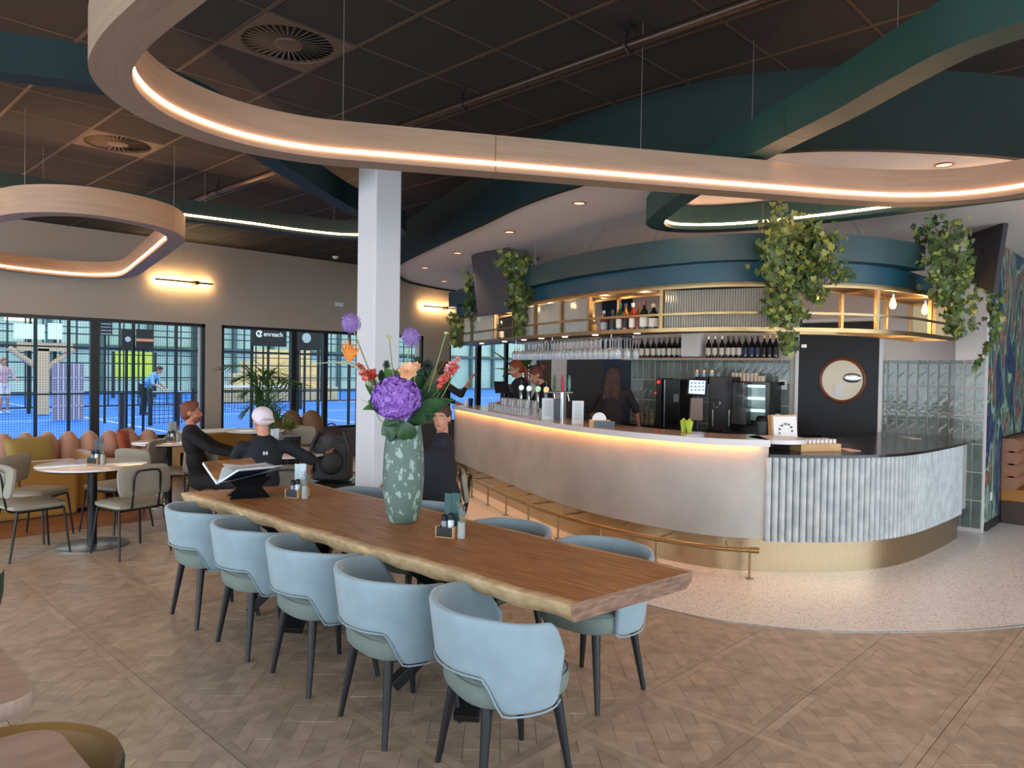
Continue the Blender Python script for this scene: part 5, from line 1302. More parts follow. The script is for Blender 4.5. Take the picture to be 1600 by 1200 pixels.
    b.build('body', skin, t, world=False, remesh=vox)
    # top
    c = MB(); c.ell(chest+sd*.04, (.165, .112, .2), basis(fw, sd), 16, 12); c.ell((pel+chest)/2, (.145, .108, .19), basis(fw, sd), 16, 10); c.ell(pel+sd*.02, (.155, .118, .1), basis(fw, sd), 14, 8)
    for i in (0, 1):
        c.limb(neck-sd*.065+X*(-.05, .05)[i], sh[i]-sd*.01, .06, .06); en = sh[i].lerp(el[i], min(1, sleeve*2)); c.limb(sh[i], en, .06, .055 if sleeve < .6 else .05)
        if sleeve > .5: c.limb(el[i], el[i].lerp(wr_[i], min(1, sleeve*2-1)*.95), .05, .037)
    if sleeve >= .9: c.tube([neck+sd*.0+Vector((.062*math.cos(a), .062*math.sin(a), .0)) for a in [2*PI*q/14 for q in range(14)]], .018, 8, closed=True)
    c.build('sweater' if sleeve > .6 else 'shirt', topm or mat('cloth_'+top, top, .85, bump=.2, scale=25), t, world=False, remesh=.013)
    g = MB(); g.ell(pel-sd*.02, (.16, .125, .12), None, 14, 10)
    for i in (0, 1):
        if shorts: g.limb(hips[i], hips[i].lerp(kn[i], .75), .1, .085)
        else: g.limb(hips[i], kn[i], .092, .068); g.limb(kn[i], an[i], .068, .05)
    g.build('shorts' if shorts else 'trousers', mat('cloth_'+legs, legs, .85, bump=.2, scale=25), t, world=False, remesh=.014)
    for i in (0, 1):
        f = MB(); a = an[i]; f.ell(Vector((a.x, a.y+.055, max(.045, a.z-.035))), (.045, .125, .043), None, 12, 8); f.limb(a, a+Vector((0, .0, -.03)), .045, .045); f.build('shoe', mat('shoe_'+shoes, shoes, .6), t, world=False, remesh=.012)
    for k in (-1, 1):
        ey = MB().ell(Hh((k*.031, .0765, .012)), (.0115, .0085, .005), Hm, 10, 8).build('eye', M_eye, t, world=False); MB().ell(Hh((k*.031, .083, .012)), (.0052, .003, .0045), Hm, 8, 6).build('iris', M_iris, ey, world=False)
        MB().limb(Hh((k*.016, .091, .036)), Hh((k*.048, .08, .037)), .0035, .003, 6).build('eyebrow', mat('hair_'+hair[1], hair[1], .7), t, world=False)
    MB().limb(Hh((-.02, .089, -.053)), Hh((.02, .089, -.053)), .0045, .0045, 6).build('mouth', M_lip, t, world=False)
    hm = mat('hair_'+hair[1], hair[1], .6, col2=None, bump=.5, scale=60)
    if hair[0]:
        q = MB(); q.ell(Hh((0, -.02, .045)), (.083, .098, .09), Hm, 16, 12); q.ell(Hh((0, -.045, .0)), (.078, .072, .085), Hm, 14, 10)
        if hair[0] == 'short': q.ell(Hh((0, .03, .1)), (.06, .05, .03), Hm, 10, 8)
        if hair[0] in ('long', 'pony', 'bun'): q.ell(Hh((0, .03, .085)), (.07, .05, .035), Hm, 12, 8)
        if hair[0] == 'long':
            for k in (-1, -.4, .3, 1): q.limb(Hh((k*.06, -.05, .0)), Hh((k*.085, -.09, -.3-.03*abs(k))), .045, .028); 
        if hair[0] == 'pony': q.limb(Hh((0, -.1, .03)), Hh((0, -.14, -.05)), .035, .035); q.limb(Hh((0, -.14, -.05)), Hh((0, -.12, -.26)), .035, .018)
        if hair[0] == 'bun': q.ell(Hh((0, -.12, .06)), (.045, .045, .045), Hm, 12, 10)
        q.build('hair', hm, t, world=False, remesh=.009)
    if beard: q = MB(); q.ell(Hh((0, .035, -.062)), (.058, .054, .05), Hm, 12, 10); q.build('beard', mat('beard_'+beard, beard, .8, bump=.5, scale=90), t, world=False, remesh=.008)
    if cap:
        q = MB(); q.ell(Hh((0, -.012, .055)), (.09, .108, .082), Hm, 20, 14); q.ell(Hh((0, -.06, .02)), (.086, .065, .06), Hm, 14, 10); q.ell(Hh((0, -.145, .0)), (.065, .065, .012), basis(Hm @ Vector((0, -1, -.35)), Hm @ Vector((0, -.35, 1))), 14, 8)
        q.build('cap', mat('cap_white', cap, .8, bump=.2, scale=30), t, world=False, remesh=.009)
    if glasses:
        for k in (-1, 1): MB().tube([Hh((k*.033+.021*math.cos(a), .1, .012+.017*math.sin(a))) for a in [2*PI*q/14 for q in range(14)]], .0022, 5, closed=True).build('spectacle_rim', mat('dark_red_rim', '#4A1A1C', .3), t, world=False)
        MB().tube([Hh((-.012, .1, .016)), Hh((.012, .1, .016))], .002, 5).tube([Hh((.054, .1, .016)), Hh((.08, 0, .012))], .002, 5).tube([Hh((-.054, .1, .016)), Hh((-.08, 0, .012))], .002, 5).build('spectacle_arms', mat('dark_red_rim', ''), t, world=False)
    return t
def face_to(v): return math.atan2(v.y, v.x)-PI/2
def under(px, py, dep, off=(0, 0)): p = atd(px, py, dep); return (p.x+off[0], p.y+off[1], 0)
v = CR+CW*.25; rz = face_to(v)
p = under(316, 656, 7.45); person('bearded man in black sweater sitting sideways at the left café tables', (p[0]-.0, p[1], 0), rz, seated=True, lean=-.18, head=(-.05, -.05), hands=[(-.1, .5, .76), (.2, .52, .76)], top='#101116', legs='#2A2C32', hair=('short', '#6A3A22'), beard='#7A4A32', s=.94, skin=M_skin2)
v = CW*1.0-CR*.45; rz = face_to(v)
p = under(412, 668, 6.2); m2 = person('man in a white backwards cap and navy top, seen from behind', (p[0], p[1], 0), rz, seated=True, lean=.05, head=(.25, .12), hands=[(-.2, .45, .78), (.42, .22, .77)], elbows=[(-.6, -.3, -.6), (.9, -.1, -.5)], top='#10141C', legs='#1A1C22', hair=('', '#6A4A32'), cap='#D9CDD6', sleeve=.55, s=.95)
lg = MB().box((-.012, -.16, 1.0), (.014, .004, .03)).box((.012, -.16, 1.0), (.014, .004, .03)).box((0, -.16, 1.0), (.02, .004, .006))
lg.build('chest_mark', mat('pale_mark', '#C8CCD0', .6), m2, world=False)
v = -CR*1.0-CW*.1; rz = face_to(v)
p = under(678, 660, 6.35); person('man in dark navy jumper behind the vase, turned towards the camera', (p[0]+.05, p[1]-.03, 0), rz, seated=True, lean=.0, side=.05, head=(PI/2-.35, .06), hands=[(-.2, .42, .72), (.2, .42, .72)], top='#10182A', legs='#2A2A34', hair=('short', '#3A241A'), s=.98)
copy_tree(cafe0, (p[0]+.05, p[1]-.03, 0), rz, 'padded chair under the man behind the vase, mostly hidden', G2)
ct = atd(681, 700, 6.15); cc_ = thing('coat', 'dark coat draped over the chair of the man behind the vase', 'coat', (ct.x, ct.y, .35)); mb = MB(); Mq = Matrix.Rotation(-YAW, 3, 'Z')
mb.ell((ct.x, ct.y, .82), (.19, .09, .2), Mq, 14, 10); mb.ell((ct.x, ct.y, .55), (.23, .1, .3), Mq, 14, 10); mb.build('cloth', mat('coat_black', '#14151E', .85, bump=.3, scale=12), cc_, remesh=.014)
q = atz(704, 747, 0); person('dark dressed customer standing at the far left end of the bar, one hand raised', (q.x-.12, q.y+.05, 0), face_to(CR+CW*.4), head=(0, 0), hands=[(-.12, .36, 1.1), (.24, .34, 1.5)], elbows=[(-.5, -.5, -.7), (.4, .3, -.9)], top='#16161A', legs='#101216', sleeve=.72, hair=('short', '#2A1C14'), s=1.0)
p = under(817, 582, 10.45); person('red haired bartender with glasses and black shirt at the till', (p[0], p[1], 0), face_to(-CR-CW*.35), lean=.12, head=(.1, .3), hands=[(-.1, .3, 1.18), (.12, .3, 1.16)], elbows=[(-.7, -.3, -.7), (.7, -.3, -.7)], top='#121316', legs='#121316', sleeve=.45, hair=('pony', '#7A3A1E'), glasses=True, s=1.03)
p = under(864, 598, 9.7); person('bartender with auburn hair in a bun, bending behind the beer taps', (p[0], p[1], 0), face_to(-CR-CW*.2), lean=.3, head=(0, .45), hands=[(-.15, .45, .98), (.15, .45, .98)], top='#151214', legs='#151214', sleeve=.45, hair=('bun', '#5A2A20'), skin=M_skin2, s=1.0)
p = under(957, 612, 9.3); person('bartender with long brown hair seen from behind at the back counter', (p[0], p[1], 0), face_to(CW+CR*.3), lean=.15, head=(-.1, .3), hands=[(-.26, .26, 1.0), (.3, .34, .98)], elbows=[(-.6, -.4, -.5), (.7, -.2, -.5)], top='#161012', legs='#161012', sleeve=.5, hair=('long', '#2E1A16'), skin=M_skin2, s=.99)
p = atd(6, 600, 23.5); person('padel player in pale pink hoodie on the blue court at left edge', (p.x, p.y, -.03), face_to(CR*.4-CW*.2), head=(0, 0), hands=[(-.2, .3, 1.1), (.2, .3, 1.1)], top='#C9A9B4', legs='#E0D8DC', shorts=True, sleeve=.9, hair=('short', '#8A5A3A'), s=1.02, shoes='#B8C4D0')
p = atd(224, 600, 24); person('padel player bending forward in pale blue top on the court', (p.x, p.y, -.03), face_to(CR), lean=.85, head=(0, .5), hands=[(-.15, .62, .85), (.15, .62, .85)], top='#7FB0CC', legs='#1A2430', sleeve=.5, hair=('short', '#3A2A20'), s=1.05, shoes='#20242C')
# backpack on a chair by the column
bp = atd(521, 706, 7.9); bpt = thing('backpack', 'black backpack standing between round table and white column', 'bag', (bp.x, bp.y, .45))
c = Vector((bp.x, bp.y, 0)); Mb = Matrix.Rotation(-YAW, 3, 'Z'); mb = MB()
mb.ell(c+Vector((0, 0, .84)), (.19, .13, .2), Mb, 16, 12); mb.box(c+Vector((0, 0, .66)), (.38, .24, .4), M=Mb); mb.box(c+Vector((0, 0, .82)), (.33, .2, .26), M=Mb); mb.build('pack', mat('nylon_black', '#1B191A', .6, bump=.3, scale=18), bpt, remesh=.016)
mb = MB(); mb.ell(c+Mb @ Vector((0, -.12, .66)), (.13, .06, .14), Mb, 14, 10); mb.build('front_pocket', mat('nylon_dark', '#252122', .6), bpt)
mb = MB()
for k in (-1, 1): mb.tube(spline([c+Mb @ Vector((k*.13, -.1, .98)), c+Mb @ Vector((k*.2, -.15, .8)), c+Mb @ Vector((k*.19, -.14, .55))], 5), .02, 6)
mb.build('strap', mat('nylon_black', ''), bpt)
MB().tube([c+Mb @ Vector((.05*math.cos(a), -.1, 1.03+.04*math.sin(a))) for a in [PI*k/8 for k in range(9)]], .008, 6).build('handle', mat('nylon_black', ''), bpt)
mb = MB(); 
for k in range(3): mb.box(c+Mb @ Vector((-.025+.028*k, -.185, .775+.008*k)), (.014, .008, .035+.012*k), M=Mb @ Matrix.Rotation(.45, 3, 'Y'))
mb.build('badge', mat('badge_bronze', '#8A5A3A', .5), bpt, smooth=False)
st_ = thing('black_stool', 'black drum shaped pouf below the backpack', 'stool', (bp.x, bp.y, 0))
MB().lathe([(.001, 0), (.3, 0), (.31, .02), (.31, .4), (.29, .44), (.001, .45)], (bp.x, bp.y, 0), 32, cap0=False, cap1=False).build('drum', mat('black_leather', '#100F10', .35), st_)
ph = atz(540, 715, .75); tag(MB().box((4.33, 7.1, .7545), (.15, .075, .009), .4).build('phone', M_black, origin=(4.33, 7.1, .75), smooth=False, bevel=.002), 'black phone lying on the middle round table', 'phone')
# ------------------------------------------------------------------ wall sconces
def sconce(x0, x1, z, lab):
    cx = (x0+x1)/2; t = thing('wall_sconce', lab, 'lamp', (cx, WY, z), 0, 'linear wall sconces')
    MB().cyl((x0, WY-.11, z), (x1, WY-.11, z), .014, n=12).build('bar', mat('bronze', '#6B5538', .35, metal=1), t)
    MB().box((cx, WY-.097, z), (x1-x0, .006, .02)).build('glow_strip', emat('sconce_glow', '#FFD9A0', 55), t, smooth=False)
    MB().cyl((x1-.28*(x1-x0), WY-.13, z), (x1-.28*(x1-x0), WY, z), .035, n=16).build('joint', mat('bronze', ''), t)
    area('sconce_light', (cx, WY-.09, z), (-PI/2, 0, 0), x1-x0, .03, 30, (1, .72, .42))
sconce(4.34, 5.24, 2.99, 'thin bar wall lamp glowing warm above the left window'); sconce(9.66, 10.56, 2.96, 'thin bar wall lamp glowing warm right of the column')
tag(MB().box((7.71, WY-.01, 2.85), (.17, .02, .07)).build('wall_sensor', M_white, origin=(7.71, WY, 2.82), smooth=False, bevel=.003), 'small white switch box high on wall above second window', 'switch')
# ------------------------------------------------------------------ bottles and glasses
def bottle_mesh(n, body, capc, label, h=.3, r=.037, glassm=None):
    t = thing('bottle', '', 'bottle')
    MB().lathe([(.001, 0), (r*.96, 0), (r, .008), (r, h*.58), (r*.75, h*.68), (r*.38, h*.76), (r*.36, h*.93), (r*.42, h*.95), (r*.42, h*.985), (.001, h*.985)], n=14, cap0=False, cap1=False).build('body', body, t, world=False)
    MB().lathe([(r*.44, h*.86), (r*.46, h), (.001, h+.001)], n=12, cap1=False).build('capsule', capc, t, world=False)
    if label: MB().lathe([(r*1.015, h*.14), (r*1.015, h*.46)], n=14, cap0=False, cap1=False).build('label', label, t, world=False)
    return t
M_bdark = mat('bottle_dark', '#10100E', .12); M_lab = mat('paper_label', '#D5D0C6', .7); M_gold2 = mat('gold_foil', '#C09A4E', .35, metal=.7)
M_blab = mat('navy_label', '#2A3E5C', .6); M_klab = mat('black_label', '#1C1B1A', .6); M_pink = mat('rose_wine', '#C9917C', .1, trans=.3); M_silver = mat('silver_foil', '#C0C0BE', .3, metal=.8)
shelf = thing('wall_shelf', 'long wooden shelf with wine bottles on the tiled bar wall', 'shelf', (XB-.12, 5.2, 1.9))
y0s, y1s = atx(1213, 560, XB-.12).y, atx(978, 560, XB-.12).y; zs = atx(1100, 559, XB-.12).z
MB().box((XB-.12, (y0s+y1s)/2, zs-.02), (.22, y1s-y0s, .035)).build('board', mat('shelf_oak', '#B4967C', .5), shelf, smooth=False, bevel=.002)
ORD = ['first', 'second', 'third', 'fourth', 'fifth', 'sixth']; NUM = {1: 'one', 2: 'two', 3: 'three', 4: 'four', 6: 'six'}
kinds = [([993], (M_bdark, M_bdark, M_lab), 'dark wine bottle at the far left end of the wall shelf'),
         ([1003, 1012], (M_bdark, M_bdark, M_lab), 'low labelled dark wine bottle near left shelf end'),
         ([1021, 1030, 1037, 1046, 1054, 1062], (M_bdark, M_bdark, M_lab), 'dark wine bottle, tall white label, left of pier'),
         ([1107, 1117, 1128], (M_bdark, M_silver, M_lab), 'dark wine bottle, silver cap, right of pier'),
         ([1138, 1146, 1155], (M_bdark, M_bdark, M_lab), 'dark wine bottle, white label, mid right shelf'),
         ([1165, 1175, 1184], (M_bdark, M_bdark, M_blab), 'tall wine bottle with navy label, right shelf'),
         ([1194, 1203, 1212], (M_bdark, M_gold2, M_klab), 'gold necked black wine bottle, right shelf end')]
for pxs_, ms, lab in kinds:
    pr = None
    for ki_, px in enumerate(pxs_):
        y = atx(px, 545, XB-.12).y; od_ = ORD[ki_]+' from left of '+NUM[len(pxs_)]+', ' if len(pxs_) > 1 else ''
        if pr is None: pr = bottle_mesh(14, *ms); pr.location = (XB-.12, y, zs-.0015); tag(pr, od_+lab, 'bottle', 'wine bottles: '+lab)
        else: copy_tree(pr, (XB-.12, y, zs-.0015), label=od_+lab)
def on_canopy(px, off=.2): return on_path(px, offs(SP_C, off))[0]
spir = [(926, .19, .04, '#6E5C46', '#C8A45A', 'square clear bottle with gold stopper'), (943, .22, .036, '#7A4A3E', '#9AA0A4', 'clear bottle with red round label'), (957, .22, .034, '#5A5148', '#2A2A2A', 'grey brown bottle between red and green ones'),
        (968, .27, .036, '#2B5A3A', '#2E6A40', 'green necked bottle with white label'), (977, .27, .036, '#A0602E', '#1A1A1A', 'amber bottle with leaf shaped label'), (988, .27, .034, '#9A3A1C', '#D8D2C4', 'orange red bottle, tallest of the spirits'),
        (997, .26, .03, '#8A3A1E', '#6A3A1E', 'dark orange bottle beside the tallest one'), (1006, .28, .042, '#1E2A1E', '#A02438', 'dark bottle with red cap and white label'), (1021, .25, .044, '#1A1714', '#D8BE96', 'black bottle with cream neck at the right post')]
for px, h, r, bc_, cc, lab in spir:
    p = on_canopy(px, .17); t = bottle_mesh(14, mat('spirit_'+bc_, bc_, .1, trans=.35), mat('cap_'+cc, cc, .4), M_lab if 'white' in lab or 'black bottle' in lab else mat('lab_'+bc_, cc, .6), h, r)
    t.location = (p.x, p.y, 2.0555); tag(t, lab+' on the canopy shelf', 'bottle', 'spirits on the canopy shelf')
pr = None
for ki_, px in enumerate((842, 849, 857, 865)):
    p = on_canopy(px, .17)
    if pr is None: pr = bottle_mesh(14, M_pink, M_lab, mat('pale_pink_label', '#D9BFC0', .6), .31, .036); pr.location = (p.x, p.y, 2.0555); tag(pr, 'rose wine bottle on canopy shelf, first from left', 'bottle', 'rose bottles on the canopy shelf')
    else: copy_tree(pr, (p.x, p.y, 2.0555), label='rose wine bottle on canopy shelf, '+ORD[ki_]+' from left')
for px, lab, c1, c2 in ((741, 'dark bottle with red cap at far left of the canopy shelf', '#2A1418', '#B01E34'), (777, 'small black bottle in third bay of the canopy shelf', '#14161A', '#C8C8C8'), (783, 'blue black bottle with pale label in third bay', '#1A2630', '#B8C4C8')):
    p = on_canopy(px, .17); t = bottle_mesh(14, mat('spirit_'+c1, c1, .1), mat('cap_'+c2, c2, .4), M_lab, .26, .036); t.location = (p.x, p.y, 2.0555); tag(t, lab, 'bottle', 'spirits on the canopy shelf')
# hanging wine glasses under the canopy
rk = thing('glass_rack', 'steel rack of rails under the canopy holding upside down wine glasses', 'rack', (6.3, 5, 1.98))
kk0 = min(range(len(SP_C)), key=lambda i: abs(math.degrees(math.atan2(SP_C[i].x, SP_C[i].y))-math.degrees(math.atan2(*[on_path(790, SP_C)[0].x, on_path(790, SP_C)[0].y]))))
p9 = on_path(955, SP_C)[0]; kk1 = min(range(len(SP_C)), key=lambda i: (SP_C[i]-p9).length)
for o_ in (.07, .13, .19, .25, .31, .37):
    rp_ = offs(SP_C[kk0:kk1+1], o_)
    for r_ in rp_: r_.z = 1.992
    MB().tube(rp_, .004, 6).build('rack_rail', M_steel, rk)
for pz_ in (kk0+1, (kk0+kk1)//2, kk1-1):
    n_ = normals(SP_C)[pz_]; q = SP_C[pz_]
    for o_ in (.07, .37): MB().cyl((q.x+n_[0]*o_, q.y+n_[1]*o_, 1.992), (q.x+n_[0]*o_, q.y+n_[1]*o_, 2.03), .004, n=6).build('rack_hanger', M_steel, rk)
wg = thing('wine_glass', 'clear wine glass hanging upside down from the canopy rack', 'glass', (0, 0, 0), 0, 'wine glasses hanging from the rack')
MB().lathe([(.033, 0), (.032, -.003), (.005, -.008), (.0035, -.02), (.0035, -.085), (.008, -.098), (.028, -.115), (.037, -.14), (.036, -.17), (.029, -.205), (.0275, -.205), (.0345, -.17), (.0355, -.14), (.026, -.117), (.001, -.103)], n=14, cap1=False).build('bowl', M_cglass, wg, world=False)
first = True; rg = random.Random(5)
seq = resample(SP_C[kk0:kk1+1], .082)
for k, q in enumerate(seq):
    n_ = normals(seq)[k]
    for o_ in (.10, .22, .34):
        x, y = q.x+n_[0]*o_+rg.uniform(-.004, .004), q.y+n_[1]*o_
        if first: wg.location = (x, y, 2.0); first = False
        else: copy_tree(wg, (x, y, 2.0))
# tumblers on the bar
tu = thing('tumbler', 'clear tumbler standing upside down among the glasses on the left of the bar top', 'glass', (0, 0, 0), 0, 'tumblers on the bar top')
MB().lathe([(.036, 0), (.033, .09), (.03, .092), (.001, .092)], n=14, cap0=False, cap1=False).lathe([(.034, 0), (.031, .086), (.001, .086)], n=14, cap0=False, cap1=False).build('glass', mat('tumbler_glass', '#FFFFFF', .02, trans=.93, ior=1.4), tu, world=False)
first = True; tr_ = []
kb = [i for i, q in enumerate(SP_B) if 742 < 800+F_PX*(Vector((q.x, q.y, 0)).dot(CR))/max(.1, Vector((q.x, q.y, 0)).dot(CW)) < 815]
seqb = resample(SP_B[kb[0]:kb[-1]+1], .09)
for k, q in enumerate(seqb):
    n_ = normals(seqb)[k]
    for o_ in ((.14, .23, .32) if k > 3 else (.2,)):
        x, y = q.x+n_[0]*o_, q.y+n_[1]*o_
        for zz in ((1.12, 1.213) if (k % 3 and k > 5 and o_ < .3) else (1.12,)):
            if first: tu.location = (x, y, zz); first = False
            else: copy_tree(tu, (x, y, zz))
def on_bar(px, off, z=1.12): p = on_path(px, offs(SP_B, off))[0]; return Vector((p.x, p.y, z))
mp_ = on_bar(782, .42); mt = thing('bar_monitor', 'dark till monitor in front of the red haired bartender', 'monitor', tuple(mp_)); dq = mp_.dot(CW)-H*CW.z
for nm_, qd, mm in (('screen', [atd(774, 614, dq), atd(797, 613, dq), atd(792, 596, dq+.05), atd(771, 596, dq+.05)], M_black), ('receipt_screen', [atd(795, 613, dq+.1), atd(806, 613, dq+.1), atd(807, 600, dq+.15), atd(793, 600, dq+.15)], mat('grey_screen', '#A89A94', .4))):
    a_, b_, c_, d_ = qd; nn_ = (b_-a_).cross(d_-a_).normalized(); qm = MB(); qm.v = [v_+nn_*s_ for s_ in (0, -.02) for v_ in qd]
    for f_ in ((3,2,1,0), (4,5,6,7), (0,1,5,4), (1,2,6,5), (2,3,7,6), (3,0,4,7)): qm.face(f_)
    qm.build(nm_, mm, mt, smooth=False)
qs = atd(784, 610, dq+.03); MB().cyl(qs, (qs.x, qs.y, 1.12), .02, n=10).cyl((qs.x, qs.y, 1.12), (qs.x, qs.y, 1.13), .08, n=16).build('foot', M_black, mt)
p = on_bar(737, .2); tag(MB().lathe([(.03, 0), (.038, .11), (.034, .11), (.03, .1), (.001, .1)], tuple(p), 16, cap1=False).build('cup', M_black, origin=tuple(p)), 'black cup near the left end of the bar top', 'cup')
p = on_bar(730, .08); tag(MB().lathe([(.03, 0), (.026, .07), (.02, .08), (.001, .08)], tuple(p), 12, cap1=False).build('shaker', M_white, origin=tuple(p)), 'small white shaker at the left end of the bar top', 'shaker')
def tap(px, lab, col, off=.38, h=.3):
    p = on_bar(px, off); t = thing('beer_tap', lab, 'tap', tuple(p), 0, 'chrome beer taps')
    MB().lathe([(.045, 0), (.045, .01), (.03, .02), (.03, h-.03), (.034, h-.02), (.034, h), (.028, h+.012), (.001, h+.015)], n=18, cap1=False).build('column', M_steel, t, world=False)
    d = -CW.copy(); d.z = 0; d.normalize(); c = Vector((0, 0, h+.02)); MB().cyl(c-d*.02, c+d*.045, .03, .034, n=18).build('badge_holder', M_steel, t, world=False)
    MB().cyl(c+d*.045, c+d*.05, .03, n=18).build('badge_lens', mat('lens_'+col, col, .2, emit=col, es=.5), t, world=False)
    MB().cyl((d*.03).to_tuple()[:2]+(h-.06,), (d*.1).to_tuple()[:2]+(h-.08,), .008, n=8).cyl((d*.1).to_tuple()[:2]+(h-.08,), (d*.1).to_tuple()[:2]+(h-.14,), .008, n=8).build('spout', M_steel, t, world=False)
    MB().cyl((0, 0, h), (0, 0, h+.12), .008, .012, n=8).build('handle', M_black, t, world=False)
tap(816, 'chrome beer tap with white lens, first from the left', '#DCE8F0'); tap(828, 'chrome beer tap with white lens, second from the left', '#DCE8F0', .33); tap(842, 'chrome beer tap with green lens', '#9AC48A'); tap(855, 'chrome beer tap with amber lens', '#E0B060')
p = on_bar(880, .36); t = thing('tap_bar', 'chrome T shaped tap with several spouts right of the beer taps', 'tap', tuple(p)); d = CR.copy(); d.z = 0; d.normalize()
MB().cyl((0, 0, 0), (0, 0, .3), .025, n=16).build('column', M_steel, t, world=False); MB().cyl(-d*.16+Vector((0, 0, .3)), d*.12+Vector((0, 0, .3)), .014, n=10).build('cross_pipe', M_steel, t, world=False)
for k in (-.1, -.02, .06): MB().cyl(d*k+Vector((0, 0, .3)), d*(k+.02)+Vector((0, 0, .2)), .007, n=8).build('spout', M_steel, t, world=False)
for k, c_ in ((-.09, '#2E5A34'), (-.0, '#B0203A'), (.08, '#5A8A7A')): MB().lathe([(.008, .31), (.02, .36), (.018, .44), (.006, .5)], tuple(d*k), 12).build('tap_handle', mat('handle_'+c_, c_, .4), t, world=False)
def card_stand(px, py0, wpx, lab, m, off=.12, h=.24):
    p = on_bar(px, off); t = thing('menu_stand', lab, 'menu', tuple(p), -YAW)
    w = wpx/F_PX*p.dot(CW); MB().box((0, 0, .12), (w, .02, h)).build('acrylic', m, t, world=False, smooth=False, bevel=.002); MB().box((0, 0, .004), (w, .07, .008)).build('foot', m, t, world=False, smooth=False)
    for k in range(9): MB().box((0, -.0115, .05+.02*k), (w*.55, .002, .004)).build('text_line', mat('print_grey', '#70767A', .6), t, world=False, smooth=False)
M_card = mat('card_pale', '#C3CDD2', .35)
card_stand(858, 0, 19, 'pale menu stand right of the beer taps on the bar', M_card); card_stand(873, 0, 10, 'dark narrow menu stand behind the pale one', mat('card_dark', '#3A4248', .4), .2); card_stand(905, 0, 18, 'pale menu stand alone in the middle of the bar top', M_card)
p = on_bar(943, .12); t = thing('napkin_box', 'wooden box with dark front strip and round beer mat on the bar', 'box', tuple(p), -YAW)
MB().box((-.02, .02, .035), (.2, .1, .07)).build('box', M_bam, t, world=False, smooth=False); MB().box((.02, -.04, .03), (.2, .015, .06)).build('strip', mat('strip_slate', '#4A5A66', .5), t, world=False, smooth=False)
MB().cyl((-.03, -.02, .075), (-.03, -.028, .075), .07, n=24).build('beer_mat', M_white, t, world=False)
for px, off_, lab in ((1071, .4, 'lime green folded napkin glass, left of the pair'), (1080, .36, 'lime green folded napkin glass, right of the pair')):
    p = on_bar(px, off_); tag(MB().lathe([(.02, 0), (.034, .1), (.01, .12), (.002, .13)], tuple(p), 5).build('napkin_cup', mat('lime_paper', '#A9C23A', .6), origin=tuple(p), smooth=False), lab, 'cup')
p = on_bar(1086, .1); tag(MB().box(p+Vector((0, 0, .003)), (.14, .09, .005), -YAW).build('paper_card', M_white, origin=tuple(p), smooth=False), 'small white card lying on the bar top below the till', 'card')
# tea sample box on the stone counter
pa = atz(1268, 703, .998); t = thing('tea_box', 'open bamboo tea box with white printed lid and tray of samples', 'box', (pa.x, pa.y, .998), -.55); t.scale = (1.2, 1.2, 1.2)
MB().box((0, 0, .028), (.34, .22, .056)).build('tray', M_bam, t, world=False, smooth=False, bevel=.002)
MB().box((-.13, .17, .13), (.22, .05, .24), M=Matrix.Rotation(-.12, 3, 'X')).build('lid', M_bam, t, world=False, smooth=False, bevel=.003)
MB().box((-.13, .14, .13), (.2, .01, .22), M=Matrix.Rotation(-.12, 3, 'X')).build('lid_print', M_white, t, world=False, smooth=False)
for k in range(11):
    a = 2*PI*k/11; MB().box((-.13+.055*math.cos(a), .132-.006*math.sin(a), .13+.055*math.sin(a)), (.014, .003, .014)).build('sample_mark', mat('print_dark', '#3A4240', .6), t, world=False, smooth=False)
for i in range(9):
    for j in range(2): MB().box((-.14+.035*i, -.05+.08*j, .07), (.026, .05, .03)).build('tea_jar', mat('jar_pale', '#C9C4BC', .3), t, world=False, smooth=False)
for px, py, lab, c_ in ((1325, 703, 'pale pink leaflet lying on the dark stone counter', '#D9B8B4'), (1422, 684.5, 'white note card at the back of the dark stone counter', '#D9D4D0')):
    p = atz(px, py, .998); tag(MB().box(p+Vector((0, 0, .003)), (.2, .12, .004), .9).build('leaflet', mat('leaf_'+c_, c_, .6), origin=tuple(p), smooth=False), lab, 'paper')
# ------------------------------------------------------------------ back counter and machines
bc2 = thing('back_counter', 'dark counter along the tiled wall behind the bar', 'counter', (9.05, 5.2, 0))
MB().box((9.06, 5.2, .45), (.62, 2.55, .88)).build('cabinet', M_black, bc2, smooth=False); MB().box((9.05, 5.2, .905), (.66, 2.6, .03)).build('worktop', mat('dark_stone', ''), bc2, smooth=False)
def slab(px0, px1, py0, py1, X, dx, name, m, par, **k):
    a, b = atx(px1, py0, X), atx(px0, py1, X); z0 = max(b.z, .92); return MB().box((X+dx/2, (a.y+b.y)/2, (a.z+z0)/2), (dx, abs(b.y-a.y), a.z-z0)).build(name, m, par, smooth=False, bevel=.004, **k)
cf = thing('coffee_tower', 'tall black coffee brewer with red lights left of the pier', 'coffee machine', (9.0, atx(1042, 660, 9.0).y, .92))
slab(1034, 1062, 593, 700, 9.0, .35, 'body', mat('machine_black', '#0E0E10', .25), cf); slab(1023, 1034, 591, 700, 9.05, .3, 'side_unit', mat('machine_grey', '#1C1D20', .3), cf); slab(1036, 1039, 593, 700, 8.985, .012, 'chrome_edge', M_steel, cf); slab(1052, 1060, 616, 628, 8.99, .01, 'label_plate', mat('plate_grey', '#6F7376', .4), cf)
q = atx(1029, 597, 9.03); MB().ell(q, .022, n=10, m=8).build('indicator_light', emat('red_light', '#E01818', 3), cf)
q = atx(1024, 614, 9.03); MB().ell(q, .016, n=10, m=8).build('indicator_light', emat('red_dim', '#C02838', 1), cf)
cm_ = thing('coffee_machine', 'large black bean to cup coffee machine under the shelf', 'coffee machine', (8.85, atx(1115, 680, 8.85).y, .92))
